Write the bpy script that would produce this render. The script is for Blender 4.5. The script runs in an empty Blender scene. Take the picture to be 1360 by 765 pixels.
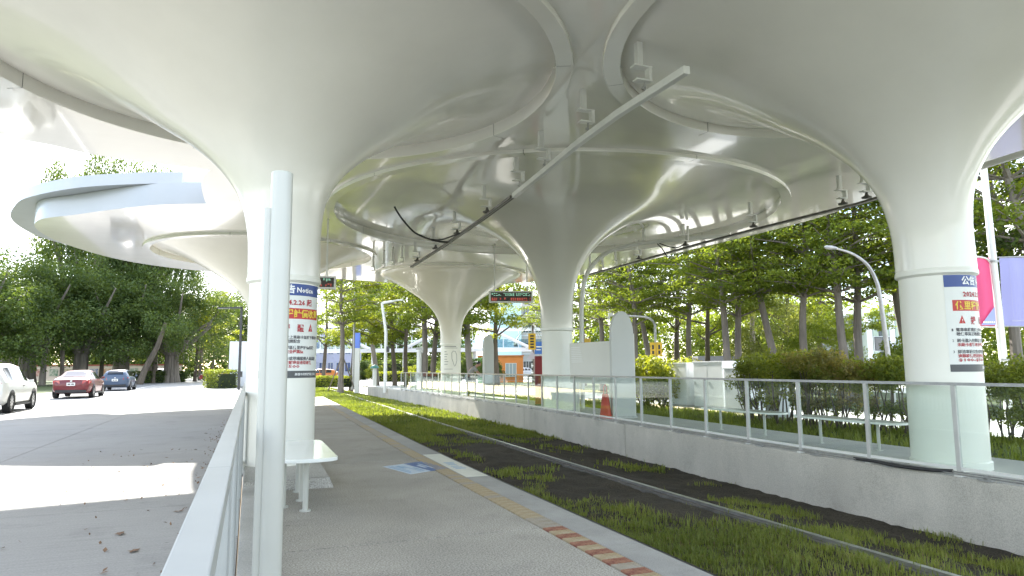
import bpy, bmesh, math, random
import numpy as np
from mathutils import Vector, Matrix

# ------------------------------------------------------------------ camera, sky, sun, exposure
S = bpy.context.scene
COL = S.collection
PI = math.pi
YAW, PITCH, ROLL = math.radians(20.741), math.radians(6.608), 0.008
cam_d = bpy.data.cameras.new("camera"); cam = bpy.data.objects.new("camera", cam_d); COL.objects.link(cam)
fw = Vector((math.sin(YAW)*math.cos(PITCH), math.cos(YAW)*math.cos(PITCH), math.sin(PITCH)))
rt0 = Vector((math.cos(YAW), -math.sin(YAW), 0)); up0 = rt0.cross(fw)
rt = rt0*math.cos(ROLL) - up0*math.sin(ROLL); upv = up0*math.cos(ROLL) + rt0*math.sin(ROLL)
M = Matrix((rt, upv, -fw)).transposed().to_4x4(); M.translation = (0, 0, 1.4)
cam.matrix_world = M
cam_d.sensor_width = 36; cam_d.lens = 915*36/1360
cam_d.clip_start = .05; cam_d.clip_end = 6000
S.camera = cam

SUN_DIR = Vector((-0.1, 1.38, 1.0)).normalized()
SUN_EL = math.asin(SUN_DIR.z); SUN_ROT = math.atan2(SUN_DIR.x, SUN_DIR.y)
W = bpy.data.worlds.new("World"); S.world = W; W.use_nodes = True
nt = W.node_tree; nt.nodes.clear()
wo = nt.nodes.new('ShaderNodeOutputWorld'); bg = nt.nodes.new('ShaderNodeBackground')
sky = nt.nodes.new('ShaderNodeTexSky'); sky.sky_type = 'NISHITA'; sky.sun_disc = False
sky.sun_elevation = SUN_EL; sky.sun_rotation = SUN_ROT; sky.air_density = 1.0; sky.dust_density = .7; sky.ozone_density = 1.0
tc = nt.nodes.new('ShaderNodeTexCoord'); mp = nt.nodes.new('ShaderNodeMapping')
mp.inputs['Scale'].default_value = (1.4, 1.4, 3.2); mp.inputs['Location'].default_value = (.35, .2, .1)
cl = nt.nodes.new('ShaderNodeTexNoise'); cl.inputs['Scale'].default_value = 2.1; cl.inputs['Detail'].default_value = 9; cl.inputs['Roughness'].default_value = .58
cr = nt.nodes.new('ShaderNodeValToRGB'); cr.color_ramp.elements[0].position = .43; cr.color_ramp.elements[1].position = .60
mx = nt.nodes.new('ShaderNodeMix'); mx.data_type = 'RGBA'
mx.inputs[7].default_value = (5.2, 5.3, 5.35, 1)
nt.links.new(tc.outputs['Generated'], mp.inputs['Vector']); nt.links.new(mp.outputs['Vector'], cl.inputs['Vector'])
nt.links.new(cl.outputs['Fac'], cr.inputs['Fac']); nt.links.new(cr.outputs['Color'], mx.inputs[0])
nt.links.new(sky.outputs['Color'], mx.inputs[6]); nt.links.new(mx.outputs[2], bg.inputs['Color'])
bg.inputs['Strength'].default_value = 0.15
nt.links.new(bg.outputs['Background'], wo.inputs['Surface'])
sd = bpy.data.lights.new("sun", 'SUN'); sun = bpy.data.objects.new("sun", sd); COL.objects.link(sun)
sd.energy = 3.7; sd.angle = math.radians(.53); sd.color = (1.0, .955, .88)
sun.rotation_mode = 'QUATERNION'; sun.rotation_quaternion = SUN_DIR.to_track_quat('Z', 'Y'); sun.location = (0, 0, 60)
S.view_settings.view_transform = 'Standard'; S.view_settings.look = 'None'
S.view_settings.exposure = 2.25; S.view_settings.gamma = 1.0
try:
    S.cycles.max_bounces = 9; S.cycles.diffuse_bounces = 7; S.cycles.glossy_bounces = 4
    S.cycles.transparent_max_bounces = 24; S.cycles.transmission_bounces = 6; S.cycles.sample_clamp_indirect = 6
except Exception: pass

# ------------------------------------------------------------------ materials
MATS = {}
def mat(name, col, rough=.55, noise=None, bump=None, metal=0., spec=.5, coat=0., stretch=None, emit=None):
    """noise=(scale, amount[, second colour]); bump=(scale, strength, distance)"""
    if name in MATS: return MATS[name]
    m = bpy.data.materials.new(name); m.use_nodes = True; t = m.node_tree; b = t.nodes['Principled BSDF']
    b.inputs['Base Color'].default_value = (*col, 1); b.inputs['Roughness'].default_value = rough
    b.inputs['Metallic'].default_value = metal; b.inputs['Specular IOR Level'].default_value = spec
    b.inputs['Coat Weight'].default_value = coat; b.inputs['Coat Roughness'].default_value = .05
    co = t.nodes.new('ShaderNodeTexCoord'); vec = co.outputs['Object']
    if stretch:
        mpn = t.nodes.new('ShaderNodeMapping'); mpn.inputs['Scale'].default_value = stretch
        t.links.new(vec, mpn.inputs['Vector']); vec = mpn.outputs['Vector']
    if noise:
        n = t.nodes.new('ShaderNodeTexNoise'); n.inputs['Scale'].default_value = noise[0]; n.inputs['Detail'].default_value = 6
        n.inputs['Roughness'].default_value = .62
        r = t.nodes.new('ShaderNodeValToRGB'); a = noise[1]
        c2 = noise[2] if len(noise) > 2 else tuple(min(1, c*(1+a)) for c in col)
        r.color_ramp.elements[0].position = .32; r.color_ramp.elements[1].position = .68
        r.color_ramp.elements[0].color = (*[c*(1-a) for c in col], 1); r.color_ramp.elements[1].color = (*c2, 1)
        t.links.new(vec, n.inputs['Vector']); t.links.new(n.outputs['Fac'], r.inputs['Fac']); t.links.new(r.outputs['Color'], b.inputs['Base Color'])
    if bump:
        n2 = t.nodes.new('ShaderNodeTexNoise'); n2.inputs['Scale'].default_value = bump[0]; n2.inputs['Detail'].default_value = 3
        bp = t.nodes.new('ShaderNodeBump'); bp.inputs['Strength'].default_value = bump[1]; bp.inputs['Distance'].default_value = bump[2] if len(bump) > 2 else .01
        t.links.new(vec, n2.inputs['Vector']); t.links.new(n2.outputs['Fac'], bp.inputs['Height']); t.links.new(bp.outputs['Normal'], b.inputs['Normal'])
    if emit:
        b.inputs['Emission Color'].default_value = (*emit[0], 1); b.inputs['Emission Strength'].default_value = emit[1]
    MATS[name] = m
    return m

def concrete(name, col, amt=.12, speck=120., speck_amt=.25, big=.35, rough=.85, broom=None):
    """two noises multiplied: broad stains and fine aggregate; optional broom lines"""
    if name in MATS: return MATS[name]
    m = bpy.data.materials.new(name); m.use_nodes = True; t = m.node_tree; b = t.nodes['Principled BSDF']
    b.inputs['Roughness'].default_value = rough; b.inputs['Specular IOR Level'].default_value = .3
    geo = t.nodes.new('ShaderNodeNewGeometry'); P = geo.outputs['Position']
    n1 = t.nodes.new('ShaderNodeTexNoise'); n1.inputs['Scale'].default_value = big; n1.inputs['Detail'].default_value = 7; n1.inputs['Roughness'].default_value = .65
    n2 = t.nodes.new('ShaderNodeTexNoise'); n2.inputs['Scale'].default_value = speck; n2.inputs['Detail'].default_value = 2
    t.links.new(P, n1.inputs['Vector']); t.links.new(P, n2.inputs['Vector'])
    def ramp(n, a, lo, hi):
        mr = t.nodes.new('ShaderNodeMapRange'); mr.inputs['From Min'].default_value = lo; mr.inputs['From Max'].default_value = hi
        mr.inputs['To Min'].default_value = 1-a; mr.inputs['To Max'].default_value = 1+a
        t.links.new(n.outputs['Fac'], mr.inputs['Value']); return mr.outputs['Result']
    k = t.nodes.new('ShaderNodeMath'); k.operation = 'MULTIPLY'
    t.links.new(ramp(n1, amt, .3, .7), k.inputs[0]); t.links.new(ramp(n2, speck_amt, .35, .65), k.inputs[1]); fac = k.outputs[0]
    n4 = t.nodes.new('ShaderNodeTexNoise'); n4.inputs['Scale'].default_value = 1.15; n4.inputs['Detail'].default_value = 9; n4.inputs['Roughness'].default_value = .7
    vo = t.nodes.new('ShaderNodeTexVoronoi'); vo.inputs['Scale'].default_value = 2.3
    t.links.new(P, n4.inputs['Vector']); t.links.new(P, vo.inputs['Vector'])
    for src_, lo, hi, v0, v1 in ((n4.outputs['Fac'], .54, .68, 1., .84), (vo.outputs['Distance'], .03, .055, .72, 1.)):   # stains and gum spots
        mr = t.nodes.new('ShaderNodeMapRange'); kk = t.nodes.new('ShaderNodeMath'); kk.operation = 'MULTIPLY'
        for nm, v in (('From Min',lo),('From Max',hi),('To Min',v0),('To Max',v1)): mr.inputs[nm].default_value = v
        t.links.new(src_, mr.inputs['Value']); t.links.new(fac, kk.inputs[0]); t.links.new(mr.outputs['Result'], kk.inputs[1]); fac = kk.outputs[0]
    if broom:
        mpn = t.nodes.new('ShaderNodeMapping'); mpn.inputs['Scale'].default_value = broom
        n3 = t.nodes.new('ShaderNodeTexNoise'); n3.inputs['Scale'].default_value = 1.; n3.inputs['Detail'].default_value = 5
        t.links.new(P, mpn.inputs['Vector']); t.links.new(mpn.outputs['Vector'], n3.inputs['Vector'])
        k2 = t.nodes.new('ShaderNodeMath'); k2.operation = 'MULTIPLY'
        t.links.new(fac, k2.inputs[0]); t.links.new(ramp(n3, .07, .3, .7), k2.inputs[1]); fac = k2.outputs[0]
    vm = t.nodes.new('ShaderNodeVectorMath'); vm.operation = 'SCALE'; vm.inputs[0].default_value = col
    t.links.new(fac, vm.inputs['Scale']); t.links.new(vm.outputs['Vector'], b.inputs['Base Color'])
    bp = t.nodes.new('ShaderNodeBump'); bp.inputs['Strength'].default_value = .35; bp.inputs['Distance'].default_value = .004
    t.links.new(n2.outputs['Fac'], bp.inputs['Height']); t.links.new(bp.outputs['Normal'], b.inputs['Normal'])
    MATS[name] = m
    return m

def leafmat(name, dark, light, transl=.45, tcol=None):
    if name in MATS: return MATS[name]
    m = bpy.data.materials.new(name); m.use_nodes = True; t = m.node_tree; b = t.nodes['Principled BSDF']
    out = t.nodes['Material Output']
    geo = t.nodes.new('ShaderNodeNewGeometry')
    n = t.nodes.new('ShaderNodeTexNoise'); n.inputs['Scale'].default_value = .55; n.inputs['Detail'].default_value = 3
    t.links.new(geo.outputs['Position'], n.inputs['Vector'])
    ad = t.nodes.new('ShaderNodeMath'); ad.operation = 'MULTIPLY_ADD'; ad.inputs[1].default_value = .5
    t.links.new(geo.outputs['Random Per Island'], ad.inputs[0]); 
    mr = t.nodes.new('ShaderNodeMapRange'); mr.inputs['From Min'].default_value = .3; mr.inputs['From Max'].default_value = .7; mr.inputs['To Max'].default_value = .5
    t.links.new(n.outputs['Fac'], mr.inputs['Value']); t.links.new(mr.outputs['Result'], ad.inputs[2])
    r = t.nodes.new('ShaderNodeValToRGB'); r.color_ramp.elements[0].color = (*dark, 1); r.color_ramp.elements[1].color = (*light, 1)
    t.links.new(ad.outputs[0], r.inputs['Fac'])
    t.links.new(r.outputs['Color'], b.inputs['Base Color']); b.inputs['Roughness'].default_value = .5; b.inputs['Specular IOR Level'].default_value = .35
    tr = t.nodes.new('ShaderNodeBsdfTranslucent')
    vm = t.nodes.new('ShaderNodeVectorMath'); vm.operation = 'MULTIPLY'; vm.inputs[1].default_value = tcol or (1.5, 1.35, .5)
    t.links.new(r.outputs['Color'], vm.inputs[0]); t.links.new(vm.outputs['Vector'], tr.inputs['Color'])
    ms = t.nodes.new('ShaderNodeMixShader'); ms.inputs['Fac'].default_value = transl
    t.links.new(b.outputs['BSDF'], ms.inputs[1]); t.links.new(tr.outputs['BSDF'], ms.inputs[2]); t.links.new(ms.outputs['Shader'], out.inputs['Surface'])
    MATS[name] = m
    return m

def glassmat(name, tint, gloss=.10, rough=.02):
    if name in MATS: return MATS[name]
    m = bpy.data.materials.new(name); m.use_nodes = True; t = m.node_tree; out = t.nodes['Material Output']
    t.nodes.remove(t.nodes['Principled BSDF'])
    tr = t.nodes.new('ShaderNodeBsdfTransparent'); tr.inputs['Color'].default_value = (*tint, 1)
    gl = t.nodes.new('ShaderNodeBsdfGlossy'); gl.inputs['Roughness'].default_value = rough; gl.inputs['Color'].default_value = (.92, 1, .97, 1)
    fr = t.nodes.new('ShaderNodeLayerWeight'); fr.inputs['Blend'].default_value = .5
    pw = t.nodes.new('ShaderNodeMath'); pw.operation = 'POWER'; pw.inputs[1].default_value = 4.5; t.links.new(fr.outputs['Facing'], pw.inputs[0])
    ad = t.nodes.new('ShaderNodeMath'); ad.operation = 'MULTIPLY_ADD'; ad.inputs[1].default_value = .6; ad.inputs[2].default_value = gloss; ad.use_clamp = True
    t.links.new(pw.outputs[0], ad.inputs[0])
    ms = t.nodes.new('ShaderNodeMixShader'); t.links.new(ad.outputs[0], ms.inputs['Fac'])
    t.links.new(tr.outputs['BSDF'], ms.inputs[1]); t.links.new(gl.outputs['BSDF'], ms.inputs[2]); t.links.new(ms.outputs['Shader'], out.inputs['Surface'])
    MATS[name] = m
    return m

GLOSS = mat('canopy_gloss_paint', (.79, .775, .705), .17, noise=(.35, .03), bump=(2.0, .15, .012), spec=.55, coat=.85, stretch=(.7, 1.8, 1))
SATIN = mat('trumpet_satin_paint', (.79, .775, .71), .26, noise=(.5, .045), bump=(1.3, .2, .012), spec=.5, coat=.35)
COLUMN = mat('column_satin_paint', (.78, .78, .71), .34, noise=(.8, .03), bump=(2.2, .06, .01), spec=.5)
WHITE = mat('white_metal_paint', (.66, .665, .63), .32, noise=(2.5, .05), bump=(9, .04, .004))
RAILP = mat('railing_grey_paint', (.40, .415, .40), .35, noise=(2.5,.06))
PALE = mat('pale_blue_white_paint', (.475, .48, .435), .28, noise=(1.5, .05))
DARK = mat('dark_metal', (.035, .036, .038), .45, noise=(6, .3))
STEEL = mat('grey_steel', (.36, .36, .35), .38, noise=(8, .15), metal=.6)
BRONZE = mat('conductor_dark', (.10, .095, .085), .42, noise=(5, .3), metal=.4)
RUBBER = mat('black_rubber', (.018, .018, .019), .5, noise=(12, .3))
PLAT = concrete('platform_concrete', (.335, .315, .27), .18, 75., .34, .55)
EDGE = concrete('edge_stone', (.335, .33, .305), .14, 140., .14, 1.2)
PAVE = concrete('pavement_concrete', (.30, .29, .27), .10, 60., .08, .25, broom=(1.2, 34., 1))
ASPH = concrete('asphalt', (.19, .19, .19), .10, 90., .15, .2)
WALLC = concrete('wall_concrete', (.44, .42, .37), .14, 85., .15, .6, broom=(1.6, 1.6, .35))
CURB = concrete('curb_concrete', (.47, .46, .43), .12, 90., .15, 1.0)
SOIL = concrete('soil', (.050, .042, .030), .4, 45., .5, 1.6, rough=.95)
LAWN = concrete('lawn_ground', (.055, .075, .022), .35, 30., .35, .6, rough=.95)
JOINT = mat('joint_dark', (.09, .085, .08), .9, noise=(5, .2))
GLASS = glassmat('fence_glass', (.93, .962, .948), .03)
CARGLASS = mat('car_glass', (.012, .015, .017), .06, spec=.7, noise=(.5, .1))

# ------------------------------------------------------------------ mesh helpers
class MB:
    def __init__(s): s.v = []; s.f = []
    def add(s, vs, fs):
        n = len(s.v); s.v += [tuple(v) for v in vs]; s.f += [tuple(i+n for i in f) for f in fs]; return s
    def box(s, x0, x1, y0, y1, z0, z1):
        return s.add([(x0,y0,z0),(x1,y0,z0),(x1,y1,z0),(x0,y1,z0),(x0,y0,z1),(x1,y0,z1),(x1,y1,z1),(x0,y1,z1)],
                     [(3,2,1,0),(4,5,6,7),(0,1,5,4),(1,2,6,5),(2,3,7,6),(3,0,4,7)])
    def hexa(s, b, t):
        return s.add(list(b)+list(t), [(3,2,1,0),(4,5,6,7),(0,1,5,4),(1,2,6,5),(2,3,7,6),(3,0,4,7)])
    def prism(s, poly, z0, z1):
        n = len(poly)
        return s.add([(x,y,z0) for x,y in poly]+[(x,y,z1) for x,y in poly],
                     [tuple(range(n-1,-1,-1)), tuple(range(n,2*n))]+[(i,(i+1)%n,n+(i+1)%n,n+i) for i in range(n)])
    def tube(s, pts, r, n=8):
        P = [Vector(p) for p in pts]; R = r if isinstance(r, (list,tuple)) else [r]*len(P); rings = []
        up = Vector((0,0,1)); a = None
        for i,p in enumerate(P):
            d = (P[min(i+1,len(P)-1)]-P[max(i-1,0)]).normalized()
            if a is None:
                a = d.cross(up);
                if a.length < .05: a = d.cross(Vector((0,1,0)))
            a = (a - d*a.dot(d)).normalized(); b = d.cross(a)
            rings.append([p+(a*math.cos(2*PI*k/n)+b*math.sin(2*PI*k/n))*R[i] for k in range(n)])
        vs = [v for q in rings for v in q]; fs = []
        for i in range(len(P)-1):
            for k in range(n): fs.append((i*n+k, i*n+(k+1)%n, (i+1)*n+(k+1)%n, (i+1)*n+k))
        fs += [tuple(range(n-1,-1,-1)), tuple((len(P)-1)*n+k for k in range(n))]
        return s.add(vs, fs)
    def lathe(s, prof, n=32, cx=0, cy=0, centre=None, a0=0, a1=2*PI):
        full = abs(a1-a0-2*PI) < 1e-6; m = n if full else n+1; vs = []
        for r,z in prof:
            ox,oy = centre(z) if centre else (cx,cy)
            vs += [(ox+r*math.cos(a0+(a1-a0)*k/n), oy+r*math.sin(a0+(a1-a0)*k/n), z) for k in range(m)]
        fs = []
        for i in range(len(prof)-1):
            for k in range(n):
                k2 = (k+1)%m
                fs.append((i*m+k, i*m+k2, (i+1)*m+k2, (i+1)*m+k))
        return s.add(vs, fs)
    def build(s, name, m, parent=None, smooth=False, bevel=0):
        me = bpy.data.meshes.new(name); me.from_pydata(s.v, [], s.f); me.validate(clean_customdata=False)
        bm = bmesh.new(); bm.from_mesh(me); bmesh.ops.recalc_face_normals(bm, faces=bm.faces)
        if bevel: bmesh.ops.bevel(bm, geom=list(bm.edges), offset=bevel, segments=2, profile=.6, affect='EDGES')
        bm.to_mesh(me); bm.free()
        if smooth:
            me.shade_smooth()
            try: me.set_sharp_from_angle(angle=math.radians(38))
            except Exception: pass
        if m: me.materials.append(m)
        o = bpy.data.objects.new(name, me); COL.objects.link(o)
        if parent: o.parent = parent
        return o
def npmesh(name, V, F, m, parent=None):
    V = np.asarray(V, np.float32); F = np.asarray(F, np.int32); k = F.shape[1]
    me = bpy.data.meshes.new(name); me.vertices.add(len(V)); me.vertices.foreach_set('co', V.ravel())
    me.loops.add(F.size); me.loops.foreach_set('vertex_index', F.ravel()); me.polygons.add(len(F))
    me.polygons.foreach_set('loop_start', np.arange(0, F.size, k, dtype=np.int32)); me.polygons.foreach_set('loop_total', np.full(len(F), k, np.int32))
    me.update(calc_edges=True); me.materials.append(m)
    o = bpy.data.objects.new(name, me); COL.objects.link(o)
    if parent: o.parent = parent
    return o
def tag(o, label=None, cat=None, group=None, kind=None):
    if label: o['label'] = label
    if cat: o['category'] = cat
    if group: o['group'] = group
    if kind: o['kind'] = kind
    return o
def thing(name, label, cat, loc=(0,0,0), rz=0, group=None):
    o = bpy.data.objects.new(name, None); COL.objects.link(o); o.empty_display_size = .2
    o.location = loc; o.rotation_euler = (0,0,rz)
    return tag(o, label, cat, group)
def dup(root, loc, rz=0, label=None, scale=None):
    r = root.copy(); COL.objects.link(r); r.location = loc; r.rotation_euler = (0,0,rz)
    if scale: r.scale = scale
    if label: r['label'] = label
    for ch in list(root.children):
        c = ch.copy(); COL.objects.link(c); c.parent = r
        for g in list(ch.children):
            d = g.copy(); COL.objects.link(d); d.parent = c
    return r
def share(src, name, parent=None, loc=None):
    o = bpy.data.objects.new(name, src.data); COL.objects.link(o)
    if parent: o.parent = parent
    if loc is not None: o.location = loc
    return o
def catmull(pts, n=6, closed=False):
    P = [np.array(p, float) for p in pts]; out = []; N = len(P)
    rng = range(N if closed else N-1)
    for i in rng:
        p0 = P[(i-1)%N] if closed or i > 0 else P[0]; p1 = P[i]; p2 = P[(i+1)%N]; p3 = P[(i+2)%N] if closed or i+2 < N else P[-1]
        for k in range(n):
            t = k/n
            out.append(tuple(.5*((2*p1)+(-p0+p2)*t+(2*p0-5*p1+4*p2-p3)*t*t+(-p0+3*p1-3*p2+p3)*t**3)))
    if not closed: out.append(tuple(P[-1]))
    return out
def bend(y):                       # the platform and track drift gently to the right with distance
    return 0. if y < 8 else (.022*(y-8)**2/12 if y < 14 else .066+.022*(y-14))
def wallx(y):
    ys = [-30, 7.5, 9, 12, 15, 18, 23.5, 31, 40, 52, 70]; xs = [8.38, 8.40, 8.42, 8.60, 8.78, 8.93, 9.18, 9.40, 9.48, 9.3, 8.85]
    return float(np.interp(y, ys, xs))
def spot(px, d):                   # ground point from bearing (in photo columns) and distance
    lat = (px-680)/915*d
    return (d*.3541+lat*.9352, d*.9352-lat*.3541)

# ------------------------------------------------------------------ ground, pavement, road, track bed, platforms
rng = np.random.default_rng(7); random.seed(7)
def struct(o): o['kind'] = 'structure'; return o
g = MB()
for x0,x1,y0,y1 in ((-2500,-40,-2500,2500),(60,2500,-2500,2500),(-40,60,130,2500),(-40,60,-2500,-40)):
    g.add([(x0,y0,-.5),(x1,y0,-.5),(x1,y1,-.5),(x0,y1,-.5)], [(0,1,2,3)])
struct(g.build('ground', LAWN))
# left verge under the trees
struct(MB().add([(-40,-40,-.03),(-11.5,-40,-.03),(-13.6,130,-.03),(-40,130,-.03)], [(0,1,2,3)]).build('tree_verge', LAWN))
rd = MB(); ys = [-40,0,20,40,60,75,100,130]
def pedge(y): return -6.95-.0165*max(y,0)
for a,b in zip(ys[:-1], ys[1:]):
    rd.add([(-11.5-(a+40)*.0123,a,-.012),(pedge(a),a,-.012),(pedge(b),b,-.012),(-11.5-(b+40)*.0123,b,-.012)], [(0,1,2,3)])
road = struct(rd.build('road', ASPH))
ln = MB()
for a,b in zip(ys[:-1], ys[1:]):
    ln.add([(pedge(a)-.42,a,-.008),(pedge(a)-.30,a,-.008),(pedge(b)-.30,b,-.008),(pedge(b)-.42,b,-.008)], [(0,1,2,3)])
ln.build('edge_line', mat('road_white', (.62,.62,.60), .7, noise=(3,.15)), road)
pv = MB(); yy = list(range(-40,131,10))
for a,b in zip(yy[:-1], yy[1:]):
    pv.add([(pedge(a),a,-.02),(-.045,a,-.02),(-.045,b,-.02),(pedge(b),b,-.02)], [(0,1,2,3)])
pavement = struct(pv.build('pavement', JOINT))
JY = [-40+5.35*k for k in range(32)]
for a,b in zip(JY[:-1], JY[1:]):
    if b < -3: continue
    mid = lambda y: pedge(y)*.5
    for (l,r) in ((lambda y: pedge(y), mid), (mid, lambda y: -.045)):
        q = [(l(a)+.006,a+.006),(r(a)-.006,a+.006),(r(b)-.006,b-.006),(l(b)+.006,b-.006)]
        MB().hexa([(x,y,-.05) for x,y in q], [(x,y,0) for x,y in q]).build('pavement_slab', PAVE, pavement)
# far paved plaza beyond the platforms, and the sunlit paths on the right
struct(MB().add([(-.045,75,-.06),(60,75,-.06),(60,130,-.06),(-.045,130,-.06)], [(0,1,2,3)]).build('plaza', concrete('plaza_paving', (.36,.35,.33), .15, 40, .1, .2)))
struct(MB().add([(17.2,-40,-.30),(60,-40,-.30),(60,75,-.30),(17.2,75,-.30)], [(0,1,2,3)]).build('far_pavement', concrete('far_pave', (.58,.565,.53), .10, 40, .1, .25)))
struct(MB().add([(21.5,-40,-.26),(36,-40,-.26),(36,75,-.26),(21.5,75,-.26)], [(0,1,2,3)]).build('garden_bed', LAWN))

# track bed: soil sheet with real relief
nx, ny = 46, 420
xs = np.linspace(0,1,nx); yv = np.concatenate([np.linspace(-12,24,300), np.linspace(24.2,76,120)])
def n2(x, y, s, seed):            # cheap value noise
    r = np.random.default_rng(seed); T = r.random((64,64))
    u = x*s; v = y*s; iu = np.floor(u).astype(int); iv = np.floor(v).astype(int); fu = u-iu; fv = v-iv
    fu = fu*fu*(3-2*fu); fv = fv*fv*(3-2*fv)
    g = lambda a,b: T[a%64,b%64]
    return (g(iu,iv)*(1-fu)+g(iu+1,iv)*fu)*(1-fv)+(g(iu,iv+1)*(1-fu)+g(iu+1,iv+1)*fu)*fv
def bedz(x, y):                   # x relative to the bent track
    z = np.where(x < 6.05, -.50, -.50-.30*np.clip((x-6.05)/1.9, 0, 1)**.8)
    z = z + .05*(n2(x,y,1.1,1)-.5)+.07*(n2(x,y,4.,2)-.5)*np.where(x>6.1,1.0,.8)*np.clip((8.35-x)/.5,.25,1)+.035*(n2(x,y,13.,3)-.5)
    r = np.abs(x-5.87); z = np.where(r<.12, np.minimum(z, -.505), z)
    return z
V = []
for y in yv:
    b = bend(y); x1 = wallx(y)+.12; X = 2.9+(x1-2.9-b)*xs
    Z = bedz(X, np.full(nx, y)); V += list(zip(X+b, np.full(nx, y), Z))
F = [(i*nx+k, i*nx+k+1, (i+1)*nx+k+1, (i+1)*nx+k) for i in range(len(yv)-1) for k in range(nx-1)]
bed = struct(npmesh('track_bed', V, F, SOIL)); bed.data.shade_smooth()
# second track beyond the right platform
V = []; ys2 = np.linspace(-12, 76, 200); xs2 = np.linspace(0,1,24)
for y in ys2:
    X = wallx(y)+2.05+(17.3-wallx(y)-2.05)*xs2; Z = -.42+.10*(n2(X,np.full(24,y),.9,5)-.5)+.05*(n2(X,np.full(24,y),4.,6)-.5)
    V += list(zip(X, np.full(24,y), Z))
F = [(i*24+k, i*24+k+1, (i+1)*24+k+1, (i+1)*24+k) for i in range(199) for k in range(23)]
struct(npmesh('second_track_bed', V, F, LAWN)).data.shade_smooth()
# rails: head, web and the concrete-grey flangeway beside it
def rail(x0, name, label):
    t = thing(name, label, 'rail', (x0, 4, -.5))
    def strip(prof, m, nm):
        yl = [-12,0,4,8,9,10,11,12,13,14,16,20,26,32,40,50,60,75]; b = MB(); n = len(prof)
        vs = [(px+bend(y), y-4, pz) for y in yl for px,pz in prof]
        b.add(vs, [(i*n+k,i*n+(k+1)%n,(i+1)*n+(k+1)%n,(i+1)*n+k) for i in range(len(yl)-1) for k in range(n)])
        b.build(nm, m, t)
    strip([(-.034,.055),(.034,.055),(.034,.02),(.009,.005),(.009,-.1),(-.009,-.1),(-.009,.005),(-.034,.02)], mat('rail_head_steel', (.42,.41,.40), .3, noise=(6,.2), metal=.85), 'rail_head')
    strip([(-.11,.018),(-.04,.022),(-.04,-.08),(-.11,-.08)], mat('rail_sleeve', (.10,.095,.085), .7, noise=(5,.35)), 'rail_sleeve')
    strip([(.04,.02),(.12,.014),(.12,-.08),(.04,-.08)], mat('rail_sleeve', (.10,.095,.085), .7), 'rail_sleeve')
rail(5.87, 'rail', 'worn steel rail in the dirt nearer the glass fenced wall')

# left platform
def strip_mesh(xa, xb, z0, z1, y0, y1, step=2.):
    b = MB(); yl = list(np.arange(y0, y1, step))+[y1]
    fa = xa if callable(xa) else (lambda y: xa); fb = xb if callable(xb) else (lambda y: xb)
    for a,c in zip(yl[:-1], yl[1:]):
        q = [(fa(a),a),(fb(a),a),(fb(c),c),(fa(c),c)]
        b.hexa([(x,y,z0) for x,y in q], [(x,y,z1) for x,y in q])
    return b
PY0, PY1 = -8, 37.
plat = struct(strip_mesh(-.03, lambda y: 2.955+bend(y), -.9, -.03, PY0, PY1).build('platform', JOINT))
JJ = [-8,-4.2,.8,5.78,10.78,15.78,20.78,25.78,30.78,37.]
for a,b in zip(JJ[:-1], JJ[1:]):
    n = 4; p = MB(); gap = .010
    L = [a+gap]+[a+(b-a)*k/n for k in range(1,n)]+[b-gap]
    fb = lambda y: 2.43+bend(y)
    vs = [(x,y,z) for y in L for x,z in ((.095,-.06),(fb(y),-.06),(fb(y),0),(.095,0))]
    fs = [(i*4+k,i*4+(k+1)%4,(i+1)*4+(k+1)%4,(i+1)*4+k) for i in range(n) for k in range(4)]+[(0,1,2,3),(n*4+3,n*4+2,n*4+1,n*4)]
    p.add(vs, fs).build('platform_slab', PLAT, plat)
TY = mat('tactile_yellow', (.40,.30,.155), .8, noise=(7,.2,(.42,.36,.25)), bump=(60,.5,.004))
TY2 = mat('tactile_faded', (.37,.31,.215), .8, noise=(5,.2,(.36,.335,.285)), bump=(60,.5,.004))
TR = mat('tactile_red', (.22,.055,.042), .8, noise=(14,.25,(.36,.20,.12)), bump=(60,.5,.004))
b0 = MB()
b0.box(-.095,.095,-.066,.066,-.05,.002)
for i in range(5): b0.box(-.085+.038*i,-.068+.038*i,-.058,.058,.0015,.005)
src = {}
for nm,m in (('y',TY),('f',TY2),('r',TR)):
    o = b0.build('tactile_tile', m, plat); src[nm] = o; o.location = (0,-30,0)
y = 0.5; k = 0; first = set()
while y < 36.8:
    kind = 'r' if (4.15 < y < 5.75 and k % 2 == 0) else ('f' if random.random() < (.25 + (.4 if y > 14 else 0)) else 'y')
    if kind in first: o = share(src[kind], 'tactile_tile', plat)
    else: o = src[kind]; first.add(kind)
    o.location = (2.545+bend(y), y, .001); o.rotation_euler = (0,0,-math.atan(.022 if y > 14 else .0)); k += 1; y += .1365
for kk in range(45):
    a = PY0+kk*1.0; b = a+1.0
    if a >= PY1: break
    q = [(2.652+bend(a),a+.004),(2.962+bend(a),a+.004),(2.962+bend(b),b-.004),(2.652+bend(b),b-.004)]
    MB().hexa([(x,y,-.08) for x,y in q], [(x,y,.001) for x,y in q]).build('edge_slab', EDGE, plat)
strip_mesh(lambda y: 2.966+bend(y), lambda y: 3.005+bend(y), -.16, -.006, PY0, PY1).build('edge_rubber', RUBBER, plat)
curb = struct(strip_mesh(-.035, .085, -.4, .05, PY0, 30, 38).build('kerb', JOINT))
for kk in range(19):
    a = PY0+kk*2.0
    MB().box(-.04,.09,a+.004,min(a+1.996,30),-.05,.065).build('kerb_stone', CURB, curb)
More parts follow.
